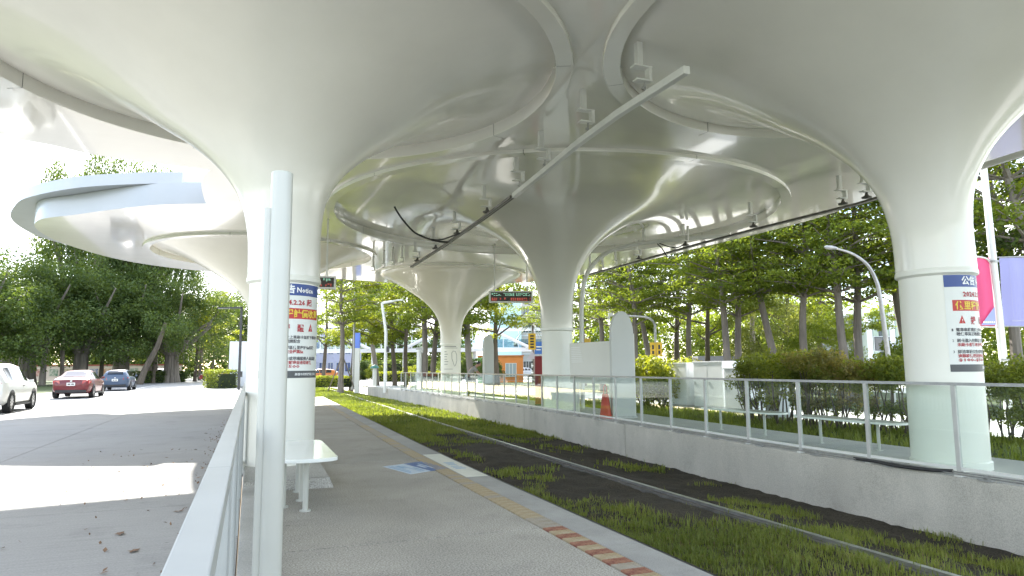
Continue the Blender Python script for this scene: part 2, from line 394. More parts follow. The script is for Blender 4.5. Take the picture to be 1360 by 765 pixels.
# floor print on the platform and the white print on the edge stones
def flat(poly, z, t=.003): return MB().prism(poly, z, z+t)
t = thing('floor_sticker', 'worn white and blue sticker stuck on the platform floor', 'floor sticker', (2.25,9.9,.0))
P4 = [np.array(p) for p in ((1.83,10.15),(2.05,9.28),(2.66,9.62),(2.48,10.47))]
off = np.array((2.25,9.9))
pq = lambda u,v: tuple((P4[0]*(1-u)*(1-v)+P4[1]*(1-u)*v+P4[3]*u*(1-v)+P4[2]*u*v)-off)
WORN = mat('sticker_white_worn', (.56,.62,.66), .5, noise=(9,.16,(.50,.60,.70)))
BLU = mat('sticker_blue', (.055,.12,.30), .45, noise=(6,.2))
flat([pq(0,0),pq(0,1),pq(.52,1),pq(.52,0)], .001).build('white_half', WORN, t)
flat([pq(.52,0),pq(.52,1),pq(1,1),pq(1,0)], .001).build('blue_half', BLU, t)
LB = mat('sticker_light_blue', (.22,.36,.52), .5)
for u0,u1,v0,v1 in ((.06,.10,.1,.9),(.14,.17,.1,.8),(.21,.30,.15,.45),(.33,.36,.2,.9),(.40,.46,.5,.88)):
    flat([pq(u0,v0),pq(u0,v1),pq(u1,v1),pq(u1,v0)], .0045,.001).build('print_line', LB, t)
for u0,u1,v0,v1 in ((.62,.70,.35,.65),(.74,.78,.2,.8)):
    flat([pq(u0,v0),pq(u0,v1),pq(u1,v1),pq(u1,v0)], .0045,.001).build('print_line', WORN, t)
t = thing('edge_sticker', 'cream printed sticker lying along the platform edge stones', 'edge sticker', (2.8,9.9,0))
CRM = mat('sticker_cream', (.62,.62,.54), .55, noise=(5,.08))
a,b = 8.75,11.25
flat([(2.66+bend(a)-2.8,a-9.9),(2.955+bend(a)-2.8,a-9.9),(2.955+bend(b)-2.8,b-9.9),(2.66+bend(b)-2.8,b-9.9)], .002,.002).build('sheet', CRM, t)
for yy0 in (9.5,9.62,9.74,9.9,10.02,10.14):
    w = .05+.06*random.random()
    flat([(-.06,yy0-9.9),(-.06+w*1.6,yy0-9.9),(-.06+w*1.6,yy0-9.9+.05),(-.06,yy0-9.9+.05)], .0045,.001).build('print_line', LB, t)
# plinth round the nearer column
MB().hexa([(-.02,8.65,.0),(.98,8.65,.0),(1.02,12.1,.0),(-.02,12.1,.0)], [(-.02,8.72,.11),(.94,8.72,.11),(.97,12.0,.11),(-.02,12.0,.11)]).build('plinth', concrete('plinth_concrete', (.40,.39,.36), .14, 80, .3, .8), plat)

# right platform
rp = struct(strip_mesh(lambda y: wallx(y)+.06, lambda y: wallx(y)+2.1, -.95, -.02, -10, 58).build('far_platform', JOINT))
JR = list(np.arange(-10, 59, 4.))
for a,b in zip(JR[:-1], JR[1:]):
    q = [(wallx(a)+.01,a+.006),(wallx(a)+2.1,a+.006),(wallx(b)+2.1,b-.006),(wallx(b)+.01,b-.006)]
    MB().hexa([(x,y,-.03) for x,y in q], [(x,y,0) for x,y in q]).build('platform_slab', concrete('platform_pale', (.46,.46,.44), .12, 80, .2, .5), rp)
JW = [-10,.2,7.9-7.7+7.6,15.3,23.0,30.6,38.,46.,58.]
JW = [-10,-.2,15.3,23.0,30.6,38.,46.,58.]
for a,b in zip(JW[:-1], JW[1:]):
    n = 5; L = [a+.012]+[a+(b-a)*k/n for k in range(1,n)]+[b-.012]; p = MB()
    vs = [(x+wallx(y),y,z) for y in L for x,z in ((-.03,-1.1),(.055,-1.1),(.055,-.0301),(.055,-.012),(-.018,-.012),(-.03,-.03))]
    fs = [(i*6+k,i*6+(k+1)%6,(i+1)*6+(k+1)%6,(i+1)*6+k) for i in range(n) for k in range(6)]+[(0,1,2,3,4,5),tuple(n*6+5-k for k in range(6))]
    p.add(vs, fs).build('wall_panel', WALLC, rp)

# ------------------------------------------------------------------ glass fence on the right platform
YB = [4.97-1.36*k for k in range(4,0,-1)]+[4.97+1.36*k for k in range(0,31)]
FT = 1.17
FG = 'glass fence bays'
t = thing('glass_fence', 'long glass fence with pale metal posts on top of the concrete wall', 'fence', (8.4,5,0))
post = MB().box(-.022,.022,-.028,.028,.02,FT-.02).build('post', mat('fence_post_grey', (.46,.46,.435), .4, noise=(3,.08)), t); clampm = MB().box(-.05,.03,-.09,.09,-.012,.012).box(-.02,.02,-.03,.03,.01,.06).box(-.045,-.02,-.07,-.04,.01,.04).build('clamp', STEEL, t)
def rel(x,y,z=0): return (x-8.4, y-5, z)
for i,y in enumerate(YB):
    x = wallx(y)+.02
    o = post if i == 0 else share(post, 'post', t); o.location = rel(x,y,0); 
    if i: 
        q = share(clampm, 'clamp', t); q.location = rel(wallx(y-.35)-.0, y-.35, .012-.012+.002)
    else: clampm.location = rel(wallx(y-.35), y-.35, .002)
    foot = MB().box(-.05,.05,-.045,.045,-.008,.02)
    if i == 0: fo = foot.build('post_foot', WHITE, t)
    else: fo = share(fo, 'post_foot', t)
    fo.location = rel(x,y,0)
for a,b in zip(YB[:-1], YB[1:]):
    xa, xb = wallx(a)+.02, wallx(b)+.02
    def bar(x0,x1,z0,z1,g0,nm,m):
        q0 = [rel(xa+x0,a+g0),rel(xa+x1,a+g0),rel(xb+x1,b-g0),rel(xb+x0,b-g0)]
        MB().hexa([(x,y,z0) for x,y,_ in q0], [(x,y,z1) for x,y,_ in q0]).build(nm, m, t)
    bar(-.005,.005,.115,FT-.045,.032,'glass_pane',GLASS)
    bar(-.018,.018,.075,.112,.030,'bottom_rail',WHITE)
    bar(-.028,.028,FT-.038,FT,.0005,'top_rail',STEEL)
tb = MB()
for dz,dx_ in ((.028,-.035),(.05,.0)):
    tb.tube([(wallx(y)+dx_,y,dz) for y in np.arange(-.5,45,1.5)], .011, 6)
tag(tb.build('conduit_pair', STEEL), 'thin twin grey conduits running along the foot of the glass fence', 'conduit')
hose = catmull([(8.40,7.95,.03),(8.31,7.5,.045),(8.30,7.1,.03),(8.33,6.7,.035),(8.41,6.42,.05)], 8)
tag(MB().tube(hose, .024, 10).build('black_hose', RUBBER, smooth=True), 'short black corrugated hose drooping on the wall below the glass fence', 'hose')

# ------------------------------------------------------------------ left handrail
RY0, RY1 = -1.0, 29.
t = thing('platform_railing', 'pale grey metal railing with flat bars along the left platform edge', 'railing', (-.08,0,0))
for ky in range(9):
    ya, yb = RY0+3.68*ky-.3, min(RY0+3.68*(ky+1)-.3, RY1)
    if ya < RY1: MB().box(-.035,.035,ya+.0015,yb-.0015,1.045,1.1).build('top_rail', RAILP, t, bevel=.004)
MB().box(-.02,.02,RY0,RY1,.13,.165).build('bottom_rail', RAILP, t)
bal = MB().box(-.024,.024,-.005,.005,.166,1.044); bo = None
y = RY0+.1
while y < RY1:
    if bo is None: bo = bal.build('baluster', RAILP, t); o = bo
    else: o = share(bo, 'baluster', t)
    o.location = (0,y,0); y += .115
pb = MB().box(-.03,.03,-.03,.03,-.02,1.044); po = None; y = RY0+.16
while y < RY1:
    if po is None: po = pb.build('post', RAILP, t); o = po
    else: o = share(po, 'post', t)
    o.location = (.001,y,0); y += 1.84

# ------------------------------------------------------------------ foreground pole
t = thing('square_pole', 'tall pale rounded post close to the camera at the railing', 'post', (.131,3.9,0))
def rrect(w, d, r, n=5):
    out = []
    for cx,cy,a in ((w/2-r,d/2-r,0),(-w/2+r,d/2-r,PI/2),(-w/2+r,-d/2+r,PI),(w/2-r,-d/2+r,1.5*PI)):
        out += [(cx+r*math.cos(a+PI/2*k/n), cy+r*math.sin(a+PI/2*k/n)) for k in range(n+1)]
    return out
MB().prism(rrect(.112,.112,.045,6), 0, 2.47).build('shaft', PALE, t, smooth=True)
MB().prism(rrect(.10,.10,.045), 2.47, 2.476).build('cap', PALE, t)
MB().prism([(x-.066,y+.012) for x,y in rrect(.045,.07,.018)], 0, 2.27).build('side_channel', PALE, t, smooth=True)
MB().prism(rrect(.2,.2,.03), .0, .012).build('base_plate', STEEL, t)

# ------------------------------------------------------------------ benches
def bench(label, loc, L, wd, h, legs, round_=.2, rz=0, group=None):
    t = thing('bench', label, 'bench', loc, rz, group)
    n = 10; poly = []
    for s in (1,-1):
        for k in range(n+1):
            a = PI*k/n
            poly.append((s*wd/2*math.cos(a), s*(L/2-round_+round_*math.sin(a))))
    b = MB(); b.prism(poly, h-.035, h); b.build('seat', mat('bench_white', (.76,.78,.74), .14, noise=(2,.04)), t, bevel=.007)
    lm = None
    for (x,y) in legs:
        if lm is None: lm = MB().tube([(0,0,.012),(0,0,h-.036)], .027, 12).tube([(0,0,0),(0,0,.014)], .055, 12).build('leg', PALE, t, smooth=True); o = lm
        else: o = share(lm, 'leg', t)
        o.location = (x,y,0)
    return t
bench('glossy white bench with three round legs beside the near column', (.56,7.92,0), 1.95, .56, .55, [(.0,-.58),(.0,.0),(.0,.58),(-.2,-.3),(-.2,.5)], .16)
bench('long white bench behind the fence glass nearest the right hand column', (9.72,9.3,0), 2.3, .5, .48, [(0,-.62),(0,.62)], .25)
bench('long white bench behind the fence glass in front of the white cabinets', (9.78,12.15,0), 2.5, .5, .48, [(0,-.7),(0,.7)], .25)

# ------------------------------------------------------------------ station canopy
CZ = 6.1
can = thing('station_canopy', 'white canopy of joined round roofs carried on trumpet shaped columns', 'canopy', (4,15,0))
def at_can(o): o.location = Vector(o.location)-Vector((4,15,0)); return o
RINGS = {'A':(.31,11.11,4.36),'D':(8.74,6.92,4.07),'C':(8.8,19.5,6.7),'B':(.46,29.47,4.2),'E':(9.3,33.2,3.5)}
COLS = {'A':(.42,10.4),'D':(9.06,6.94),'C':(9.66,21.25),'B':(.42,28.9),'E':(9.97,35.6)}
PROF = [(.5,2.655),(.503,3.2),(.525,3.45),(.565,3.7),(.64,3.95),(.76,4.18),(.93,4.42),(1.16,4.66),(1.45,4.9),(1.78,5.12),(2.15,5.36),(2.55,5.60),(2.95,5.81),(3.3,5.96),(3.65,6.08),(4.0,6.17),(4.5,6.25)]
PROFC = [(.5,2.655),(.505,3.3),(.53,3.6),(.575,3.9),(.64,4.15),(.73,4.4),(.86,4.66),(1.03,4.9),(1.25,5.14),(1.52,5.37),(1.85,5.58),(2.25,5.79),(2.7,5.95),(3.25,6.07),(4.0,6.16),(5.1,6.22),(6.2,6.26),(6.9,6.28)]
segs = [[(15.5,-3),(16.3,3),(16.2,9),(16.46,14.1),(16.9,17.),(16.84,19.84),(16.51,24.1),(16.1,29.9),(14.6,34.2),(12.2,37.2),(9.2,38.0),(6.1,37.2),(3.8,36.7),(.5,36.4),(-3.17,35.14),(-5.3,33),(-6.5,29.8),(-6.8,27.),(-6.35,25.0),(-5.1,23.75),(-2.9,21.75),(-1.32,20.95)],
        [(-1.32,20.95),(-1.34,20.2),(-1.32,18.9),(-1.2,17.9),(-1.05,17.35)],
        [(-1.05,17.35),(-3.14,16.97),(-4.02,16.45),(-4.81,15.99),(-6.1,14),(-6.7,11.2),(-6.1,8.2),(-4.3,5.6),(-1.5,4.2),(1,3.2),(2.5,1),(3.5,-3),(9,-5),(15.5,-3)]]
outline = []
for sg in segs: outline += catmull(sg, 7)[:-1]
def fill(outer, holes, z, name, m, parent):
    bm = bmesh.new(); E = []
    for loop in [outer]+holes:
        vs = [bm.verts.new((x,y,z)) for x,y in loop]
        E += [bm.edges.new((vs[i], vs[(i+1)%len(vs)])) for i in range(len(vs))]
    bmesh.ops.triangle_fill(bm, use_beauty=True, use_dissolve=False, edges=E)
    me = bpy.data.meshes.new(name); bm.to_mesh(me); bm.free(); me.materials.append(m)
    o = bpy.data.objects.new(name, me); COL.objects.link(o); o.parent = parent; return at_can(o)
circ = lambda cx,cy,r,n=96: [(cx+r*math.cos(2*PI*k/n), cy+r*math.sin(2*PI*k/n)) for k in range(n)]
fill(outline, [circ(cx,cy,R+.24) for cx,cy,R in RINGS.values()], CZ, 'ceiling', GLOSS, can)
fill(outline, [], 6.72, 'roof_top', WHITE, can)
fs = MB(); n = len(outline)
lo = [(x,y,CZ-.001) for x,y in outline]; hi = [(x,y,6.721) for x,y in outline]
fs.add(lo+hi, [(i,(i+1)%n,n+(i+1)%n,n+i) for i in range(n)])
at_can(fs.build('fascia', mat('fascia_paint', (.40,.42,.45), .25, noise=(.6,.04)), can, smooth=True))
# upper awning crescent over the far left round roof
aw = catmull([(-2.0,21.35),(-3.5,22.0),(-5.05,23.0),(-6.6,24.7),(-7.3,26.1),(-7.95,28.1),(-8.15,30.2),(-7.9,32.3),(-7.0,34.4),(-5.6,36.1)], 6)
inn = catmull([(-4.0,34.2),(-5.2,32.2),(-5.9,29.8),(-6.0,27.4),(-5.5,25.8),(-4.4,24.4),(-2.9,23.2),(-1.5,22.5)], 6)
poly = aw+inn
ab = bmesh.new(); vs0 = [ab.verts.new((x,y,6.73)) for x,y in poly]; f0 = ab.faces.new(vs0)
ext = bmesh.ops.extrude_face_region(ab, geom=[f0]); bmesh.ops.translate(ab, verts=[v for v in ext['geom'] if isinstance(v, bmesh.types.BMVert)], vec=(0,0,.34))
bmesh.ops.triangulate(ab, faces=[f for f in ab.faces if len(f.verts) > 4]); bmesh.ops.recalc_face_normals(ab, faces=ab.faces)
me = bpy.data.meshes.new('upper_awning'); ab.to_mesh(me); ab.free(); me.materials.append(MATS['fascia_paint'])
o = bpy.data.objects.new('upper_awning', me); COL.objects.link(o); o.parent = can; at_can(o)

JD = mat('joint_shadow', (.24,.235,.22), .8)
for key,(cx,cy,R) in RINGS.items():
    bx,by = COLS[key]; pr = PROFC if key == 'C' else PROF
    pr = [(r,z) for r,z in pr if r < R] + [(R+.12, 6.30)]
    def centre(z, bx=bx, by=by, cx=cx, cy=cy):
        u = min(1, max(0, (z-2.7)/(5.9-2.7))); u = u*u*(3-2*u); return (bx+(cx-bx)*u, by+(cy-by)*u)
    ff = {'C':1.10,'E':1.13}.get(key, 1.); pr = [(r*(1+(ff-1)*math.exp(-max(0,z-2.65)/2.5)), z) for r,z in pr]
    pf = catmull(pr, 4)
    at_can(MB().lathe(pf, 96, centre=centre).build('trumpet', GLOSS if key == 'C' else SATIN, can, smooth=True))
    at_can(MB().lathe([(.47*ff,-.05),(.47*ff,2.64)], 64, bx, by).build('column', COLUMN, can, smooth=True))
    at_can(MB().lathe([(r*ff,z) for r,z in ((.465,2.60),(.512,2.635),(.512,2.68),(.497,2.72))], 64, bx, by).build('collar', COLUMN, can, smooth=True))
    at_can(MB().lathe([(r*ff,z) for r,z in ((.47,.0),(.49,.0),(.49,.10),(.47,.115))], 64, bx, by).build('column_foot', COLUMN, can, smooth=True))
    # ring lip in separate panels with fine joints
    ns = 11 if key == 'C' else 8; ph = {'A':.35,'D':.1,'C':.2,'B':.5,'E':0}[key]
    for k in range(ns):
        a0 = ph+2*PI*k/ns+.007/R; a1 = ph+2*PI*(k+1)/ns-.007/R
        at_can(MB().lathe([(R,6.31),(R,6.03),(R+.008,6.018),(R+.262,6.018),(R+.27,6.03),(R+.27,6.13)], 9, cx, cy, a0=a0, a1=a1).build('ring_panel', GLOSS, can, smooth=True))
    at_can(MB().lathe([(R+.02,6.305),(R+.02,6.05),(R+.24,6.05)], 96, cx, cy).build('ring_backing', JD, can))

# ------------------------------------------------------------------ overhead conductor rails on hangers
def conductor(label, path, white_to, hangs, far_hangs, z):
    p0 = path[0]; t = thing('overhead_conductor', label, 'conductor rail', (p0[0],p0[1],z))
    L = lambda pts: [(x-p0[0], y-p0[1], zz) for x,y,zz in pts]
    xs_ = [p[0] for p in path]; ys_ = [p[1] for p in path]
    px = lambda y: float(np.interp(y, ys_, xs_))
    def seg(ya, yb, w, z0, z1, off, nm, m, bev=0):
        b = MB(); yl = [ya]+[y for y in ys_ if ya < y < yb]+[yb]
        vs = [(px(y)+off+sx*w/2-p0[0], y-p0[1], zz) for y in yl for sx,zz in ((-1,z0),(1,z0),(1,z1),(-1,z1))]; n = len(yl)
        b.add(vs, [(i*4+k,i*4+(k+1)%4,(i+1)*4+(k+1)%4,(i+1)*4+k) for i in range(n-1) for k in range(4)]+[(3,2,1,0),tuple((n-1)*4+k for k in range(4))])
        return b.build(nm, m, t, bevel=bev)
    if white_to > path[0][1]:
        seg(path[0][1], white_to, .10, -.06, .05, 0, 'rail_cover', WHITE, .012)
        MB().lathe([(.004,-.0601),(.052,-.06),(.052,.05),(.004,.0501)], 16, px(white_to)-p0[0], white_to-p0[1]).build('rail_end', WHITE, t)
    ye = path[-1][1]
    seg(white_to+.15, ye, .034, -.028, .028, -.04, 'conductor_bar', BRONZE); seg(white_to+.15, ye, .034, -.028, .028, .04, 'conductor_bar', BRONZE)
    seg(white_to+.15, ye, .028, -.025, .015, 0, 'contact_wire', STEEL)
    for i,y in enumerate(hangs):
        x = px(y)-p0[0]; yy = y-p0[1]; top = CZ-z
        hz = .44
        h = MB().box(x-.13,x-.04,yy-.045,yy+.045,hz,top-.002).build('hanger_post', WHITE, t)
        MB().box(x-.19,x+.10,yy-.07,yy+.07,hz-.02,hz).box(x+.05,x+.10,yy-.06,yy+.06,.24,hz-.02).box(x-.16,x+.10,yy-.06,yy+.06,.215,.24).build('bracket', WHITE, h)
        if y > white_to-.3:
            MB().lathe([(.001,.07),(.11,.075),(.12,.105),(.055,.125),(.05,.15),(.035,.155),(.03,.214),(.001,.214)], 16, x, yy).build('insulator', BRONZE, h, smooth=True)
        else:
            MB().tube([(x,yy,.214),(x,yy,.045)], .016, 8).tube([(x-.02,yy,.10),(x-.02,yy,.13)], .03, 8).build('insulator', STEEL, h)
    for (x,y) in far_hangs:
        x -= p0[0]; yy = y-p0[1]
        h = MB().box(x-.035,x+.035,yy-.035,yy+.035,.28,CZ-z-.002).build('hanger_post', WHITE, t)
        MB().box(x-.10,x+.06,yy-.05,yy+.05,.26,.279).box(x+.025,x+.06,yy-.04,yy+.04,.12,.259).box(x-.09,x+.06,yy-.04,yy+.04,.10,.119).build('bracket', WHITE, h)
    return t
conductor('white box rail then dark twin bars hung above the track next to the open platform', [(5.27,7.32),(5.2,9.0),(5.24,10.5),(5.36,12.2),(5.5,14.42),(5.6,17),(5.68,21),(5.7,26.)], 14.3,
          [8.3,10.1,12.25,13.9,16.5,19.5,22.2,25.0], [(5.25,25.6),(5.05,26.4),(4.85,27.2),(4.6,28.2)], 5.3)
conductor('dark twin bars hung under the right hand edge of the canopy by the trees', [(13.2,4),(13.36,8.41),(13.5,9.6),(13.72,12.4),(13.45,15.78),(13.35,18.4),(13.38,22),(13.3,26.5)], 10.4,
          [6.0,9.2,12.1,12.8,15.8,19.0,22.0], [(13.3,23.6),(13.25,24.6),(13.2,25.6)], 5.3)
cab = catmull([(3.78,19.6,6.095),(3.86,19.63,5.97),(4.05,19.7,5.74),(4.45,19.85,5.41),(4.98,20.05,5.27),(5.4,20.3,5.27),(5.69,20.5,5.31)], 6)
cab2 = catmull([(4.9,20.02,5.28),(5.24,19.9,5.25),(5.45,19.3,5.27),(5.62,18.9,5.31)], 6)
tag(MB().tube(cab, .028, 8).tube(cab2, .024, 8).build('feeder_cable', RUBBER, smooth=True), 'thick black cable sagging from the ceiling to the dark conductor bars', 'cable')
# curved cable duct rising beside the middle column
duct = catmull([(10.75,21.6,0),(10.75,21.6,2.2),(10.74,21.5,3.6),(10.85,21.4,4.5),(11.2,21.2,5.1),(11.75,20.8,5.48),(12.5,20.2,5.62),(13.6,19.2,5.66),(14.6,18.3,5.66)], 8)
t = thing('cable_duct', 'pale curved pipe rising behind the middle column and bending under the roof', 'pipe', (10.75,21.6,0))
dl = [(x-10.75,y-21.6,z) for x,y,z in duct]
MB().tube(dl, .075, 12).build('pipe', WHITE, t, smooth=True)
for k in (48,56): 
    if k < len(dl): x,y,z = dl[k]; MB().box(x-.03,x+.03,y-.03,y+.03,z+.07,CZ-.002).build('hanger_post', WHITE, t)
MB().box(-.055,.055,-.095,-.076,1.55,2.25).build('red_plate', mat('red_plate', (.32,.03,.05), .5, noise=(6,.15)), t)
c3 = catmull([(12.9,19.85,5.57),(13.05,19.5,5.4),(13.2,19.2,5.34),(13.4,19.0,5.5)], 6)+catmull([(12.85,19.9,5.56),(12.95,19.75,5.35),(13.0,19.6,5.1)], 5)
tag(MB().tube(c3[:19], .02, 6).tube(c3[19:], .02, 6).build('duct_cable', RUBBER), 'small black cables looping from the curved pipe to the right conductor bars', 'cable')

# ------------------------------------------------------------------ notices wrapped on columns
def text_mesh(s, size, bold=0.0):
    cu = bpy.data.curves.new('t', 'FONT'); cu.body = s; cu.size = size; cu.offset = bold; cu.resolution_u = 1; cu.align_x = 'LEFT'
    ob = bpy.data.objects.new('t', cu); COL.objects.link(ob)
    dg = bpy.context.evaluated_depsgraph_get(); dg.update()
    me = bpy.data.meshes.new_from_object(ob.evaluated_get(dg)); bpy.data.objects.remove(ob); bpy.data.curves.remove(cu)
    return me
def wrap(me_or_poly, cx, cy, rad, a_of_u, z0, u0, v0, fit=None):
    pass
def wrapped_text(s, u, v, size, name, m, parent, cx, cy, rad, amid, fitw=None, bold=0.):
    me = text_mesh(s, size, bold)
    if not len(me.vertices): return
    bm = bmesh.new(); bm.from_mesh(me); 
    xs = [q.co.x for q in bm.verts]; w = max(xs)-min(xs); k = (fitw/w) if fitw else 1
    for q in bm.verts:
        uu = u+(q.co.x-min(xs))*k; a = amid+uu/rad
        q.co = Vector((cx+rad*math.cos(a), cy+rad*math.sin(a), v+q.co.y))
    bm.to_mesh(me); bm.free(); me.name = name; me.materials.clear(); me.materials.append(m)
    o = bpy.data.objects.new(name, me); COL.objects.link(o); o.parent = parent; return o
def wrapped_quad(u0, u1, v0, v1, name, m, parent, cx, cy, rad, amid, thick=.0012):
    n = max(1, int(abs(u1-u0)/.03)); b = MB(); vs = []
    for k in range(n+1):
        a = amid+(u0+(u1-u0)*k/n)/rad
        for rr in (rad-thick, rad): 
            for z in (v0,v1): vs.append((cx+rr*math.cos(a), cy+rr*math.sin(a), z))
    fs = []
    for k in range(n):
        i = k*4; j = i+4
        fs += [(i+2,j+2,j+3,i+3),(i+1,i,j,j+1),(i,i+2,j+2,j),(i+3,i+1,j+1,j+3)]
    fs += [(0,1,3,2),(n*4+2,n*4+3,n*4+1,n*4)]
    return b.add(vs, fs).build(name, m, parent)
PAPER = mat('poster_paper', (.74,.76,.73), .4, noise=(3,.02)); PBLUE = mat('poster_blue', (.035,.075,.27), .4); PRED = mat('poster_red', (.50,.03,.025), .4)
PTXT = mat('poster_red_text', (.42,.04,.05), .5); PYEL = mat('poster_yellow', (.80,.60,.06), .5); PGRY = mat('poster_dark_grey', (.075,.08,.085), .4); PINK = mat('poster_ink', (.10,.10,.11), .5); PWHT = mat('poster_white', (.85,.86,.86), .5)
def poster(label, key, adeg, ztop, scl=1.0):
    bx,by = COLS[key]; t = thing('notice_poster', label, 'poster', (bx,by,0)); R0 = .4725
    am = math.radians(adeg); W_ = 1.0*scl; H = 1.30*scl; top = ztop; bot = ztop-H; w2 = W_/2
    Q = lambda u0,u1,v0,v1,nm,m,l: wrapped_quad(u0*W_-w2, u1*W_-w2, top-v1*H, top-v0*H, nm, m, t, 0, 0, R0+l*.0016, am)
    T = lambda s,u,v,size,nm,m,fw=None,b=0.,l=3: wrapped_text(s, u*W_-w2, top-v*H, size*H, nm, m, t, 0, 0, R0+l*.0016+.0006, am, fw*W_ if fw else None, b)
    Q(0,1,0,1,'sheet',PAPER,0); Q(0,1,0,.125,'title_band',PBLUE,1); Q(0,1,.925,1,'footer_band',PGRY,1)
    T('公告',.225,.094,.095,'title_text',PWHT,.25,.004); T('Notice',.50,.090,.075,'title_text',PWHT,.28,.003)
    T('2024.2.26',.23,.225,.070,'date_text',PTXT,.40,.003); T('起',.66,.225,.075,'date_text',PTXT,.10,.003)
    Q(.085,.95,.262,.375,'price_band',PRED,1); T('依里程計價收費',.115,.352,.09,'price_text',PYEL,.80,.003)
    T('提',.32,.505,.085,'reminder_text',PTXT,.10,.003); T('醒',.52,.505,.085,'reminder_text',PTXT,.10,.003)
    for u0 in (.15,.70):
        pts = []
        for u,v in ((u0,.505),(u0+.09,.505),(u0+.045,.42)):
            a = am+(u*W_-w2)/R0; pts.append(((R0+.0022)*math.cos(a),(R0+.0022)*math.sin(a), top-v*H))
        MB().add(pts, [(0,1,2)]).build('warning_triangle', PRED, t); T('!',u0+.039,.496,.055,'warning_mark',PWHT,.012)
    rows = [('1',.585),('2',.695),('3',.81)]
    for s,v in rows: T(s, .045, v, .038, 'item_number', PINK, .02, .0005)
    rows = [('電車車廂請於上車刷卡並於下車刷卡',.585,PINK),('確保車資正確請配合',.628,PINK),('刷卡進入付費區依里程計價扣款',.695,PINK),('未刷卡者補收全程票價',.738,PTXT),('詳洽車站公告或現場服務人員協助',.810,PINK),('逾期將依規定辦理並收取差額',.853,PTXT),('$100-$500',.893,PTXT)]
    for s,v,m in rows: T(s, .10, v, .040, 'body_text', m, min(.84,.052*len(s)), .0012)
    T('高雄市政府捷運工程局',.5,.972,.03,'footer_text',PWHT,.4,.0005)
    return t
# angles are compass directions of the notice centre as seen from the column axis
poster('column notice with blue title band half hidden behind the foreground pole', 'A', -71, 2.585)
poster('column notice with blue title band on the right hand column behind the glass fence', 'D', -72, 2.60)
# grey route map on the far column
bx,by = COLS['E']; t = thing('route_map', 'faint grey route map printed on the farthest right platform column', 'map', (bx,by,0)); INK = mat('map_ink', (.22,.23,.22), .6)
am = math.radians(-106)
for k in range(6): wrapped_quad(-.36,-.36+.12+.14*random.random(), 2.25-.13*k, 2.28-.13*k, 'map_line', INK, t, 0, 0, .533, am)
wrapped_quad(-.36,.38,2.45,2.475,'map_line',INK,t,0,0,.533,am); wrapped_quad(-.36,.30,2.52,2.56,'map_line',INK,t,0,0,.533,am); wrapped_quad(-.36,.1,1.35,1.37,'map_line',INK,t,0,0,.533,am)
pp = [(.05,2.2),(.12,2.3),(.25,2.28),(.33,2.1),(.34,1.8),(.26,1.55),(.2,1.5),(.13,1.7),(.06,1.9),(.05,2.2)]
MB().tube([(.533*math.cos(am+u/.533), .533*math.sin(am+u/.533), v) for u,v in pp], .012, 5).build('map_loop', INK, t)

# ------------------------------------------------------------------ LED displays
def led(label, loc, rz, w, h, rods, ztop):
    t = thing('led_display', label, 'display', loc, rz)
    MB().box(-w/2,w/2,-.09,.09,-h/2,h/2).build('housing', WHITE, t, bevel=.012)
    for s in (-1,):
        MB().box(-w/2+.06,w/2-.06,s*.0935-.0015,s*.0935+.0015,-h/2+.05,h/2-.05).build('screen', mat('led_black', (.035,.03,.025), .4), t)
        for row,(z0,z1,m) in enumerate(((.03,h/2-.075,mat('led_green', (.1,.4,.25), .5, emit=((.45,.8,.6),.16))),(-h/2+.075,-.035,mat('led_red', (.4,.06,.05), .5, emit=((.9,.15,.1),.16))))):
            b = MB(); x = -w/2+.09
            while x < w/2-.12:
                ww = .03+.05*random.random()
                if random.random() < .82:
                    nn = 3
                    for q in range(nn):
                        zz = z0+(z1-z0)*(q+.15)/nn
                        if random.random() < .8: b.box(x,x+ww*(.6+.4*random.random()),-.0995,-.0955,zz,zz+(z1-z0)/nn*.55)
                x += ww+.02
            tag(b.build('led_row', m, t), kind='stuff')
    for r in rods: MB().box(r-.022,r+.022,-.022,.022,h/2,ztop-loc[2]).build('rod', WHITE, t)
x,y = spot(678.5, 26); led('long hanging departure display with green and red rows near the middle column', (x,y,4.07), math.radians(-14), 1.66, .44, [-.62,.62], CZ)
x,y = spot(432, 21.3); led('short hanging departure display partly behind the near column over the left platform', (x,y,4.08), math.radians(-4), .55, .40, [.0], CZ)

# ------------------------------------------------------------------ vegetation
LEAF_T = leafmat('leaf_terminalia', (.07,.125,.02), (.24,.295,.05), .58)
LEAF_B = leafmat('leaf_banyan', (.034,.072,.02), (.145,.20,.055), .45)
LEAF_Y = leafmat('leaf_yellow_green', (.15,.205,.03), (.34,.38,.06), .52)
LEAF_W = leafmat('leaf_willow', (.16,.20,.075), (.27,.31,.12), .5)
LEAF_S = leafmat('leaf_shrub', (.085,.135,.026), (.28,.33,.07), .52)
LEAF_R = leafmat('leaf_red_tip', (.12,.16,.035), (.34,.28,.12), .5)
LEAF_P = leafmat('leaf_palm', (.02,.05,.02), (.05,.09,.03), .35)
BARK = mat('bark', (.105,.085,.065), .9, noise=(3,.4), bump=(14,.8,.03), stretch=(1,1,.25))
BARKG = mat('bark_grey', (.19,.165,.14), .9, noise=(2,.35), bump=(9,.8,.03), stretch=(1,1,.2))
STAKE = mat('stake_wood', (.17,.14,.11), .9, noise=(4,.3))

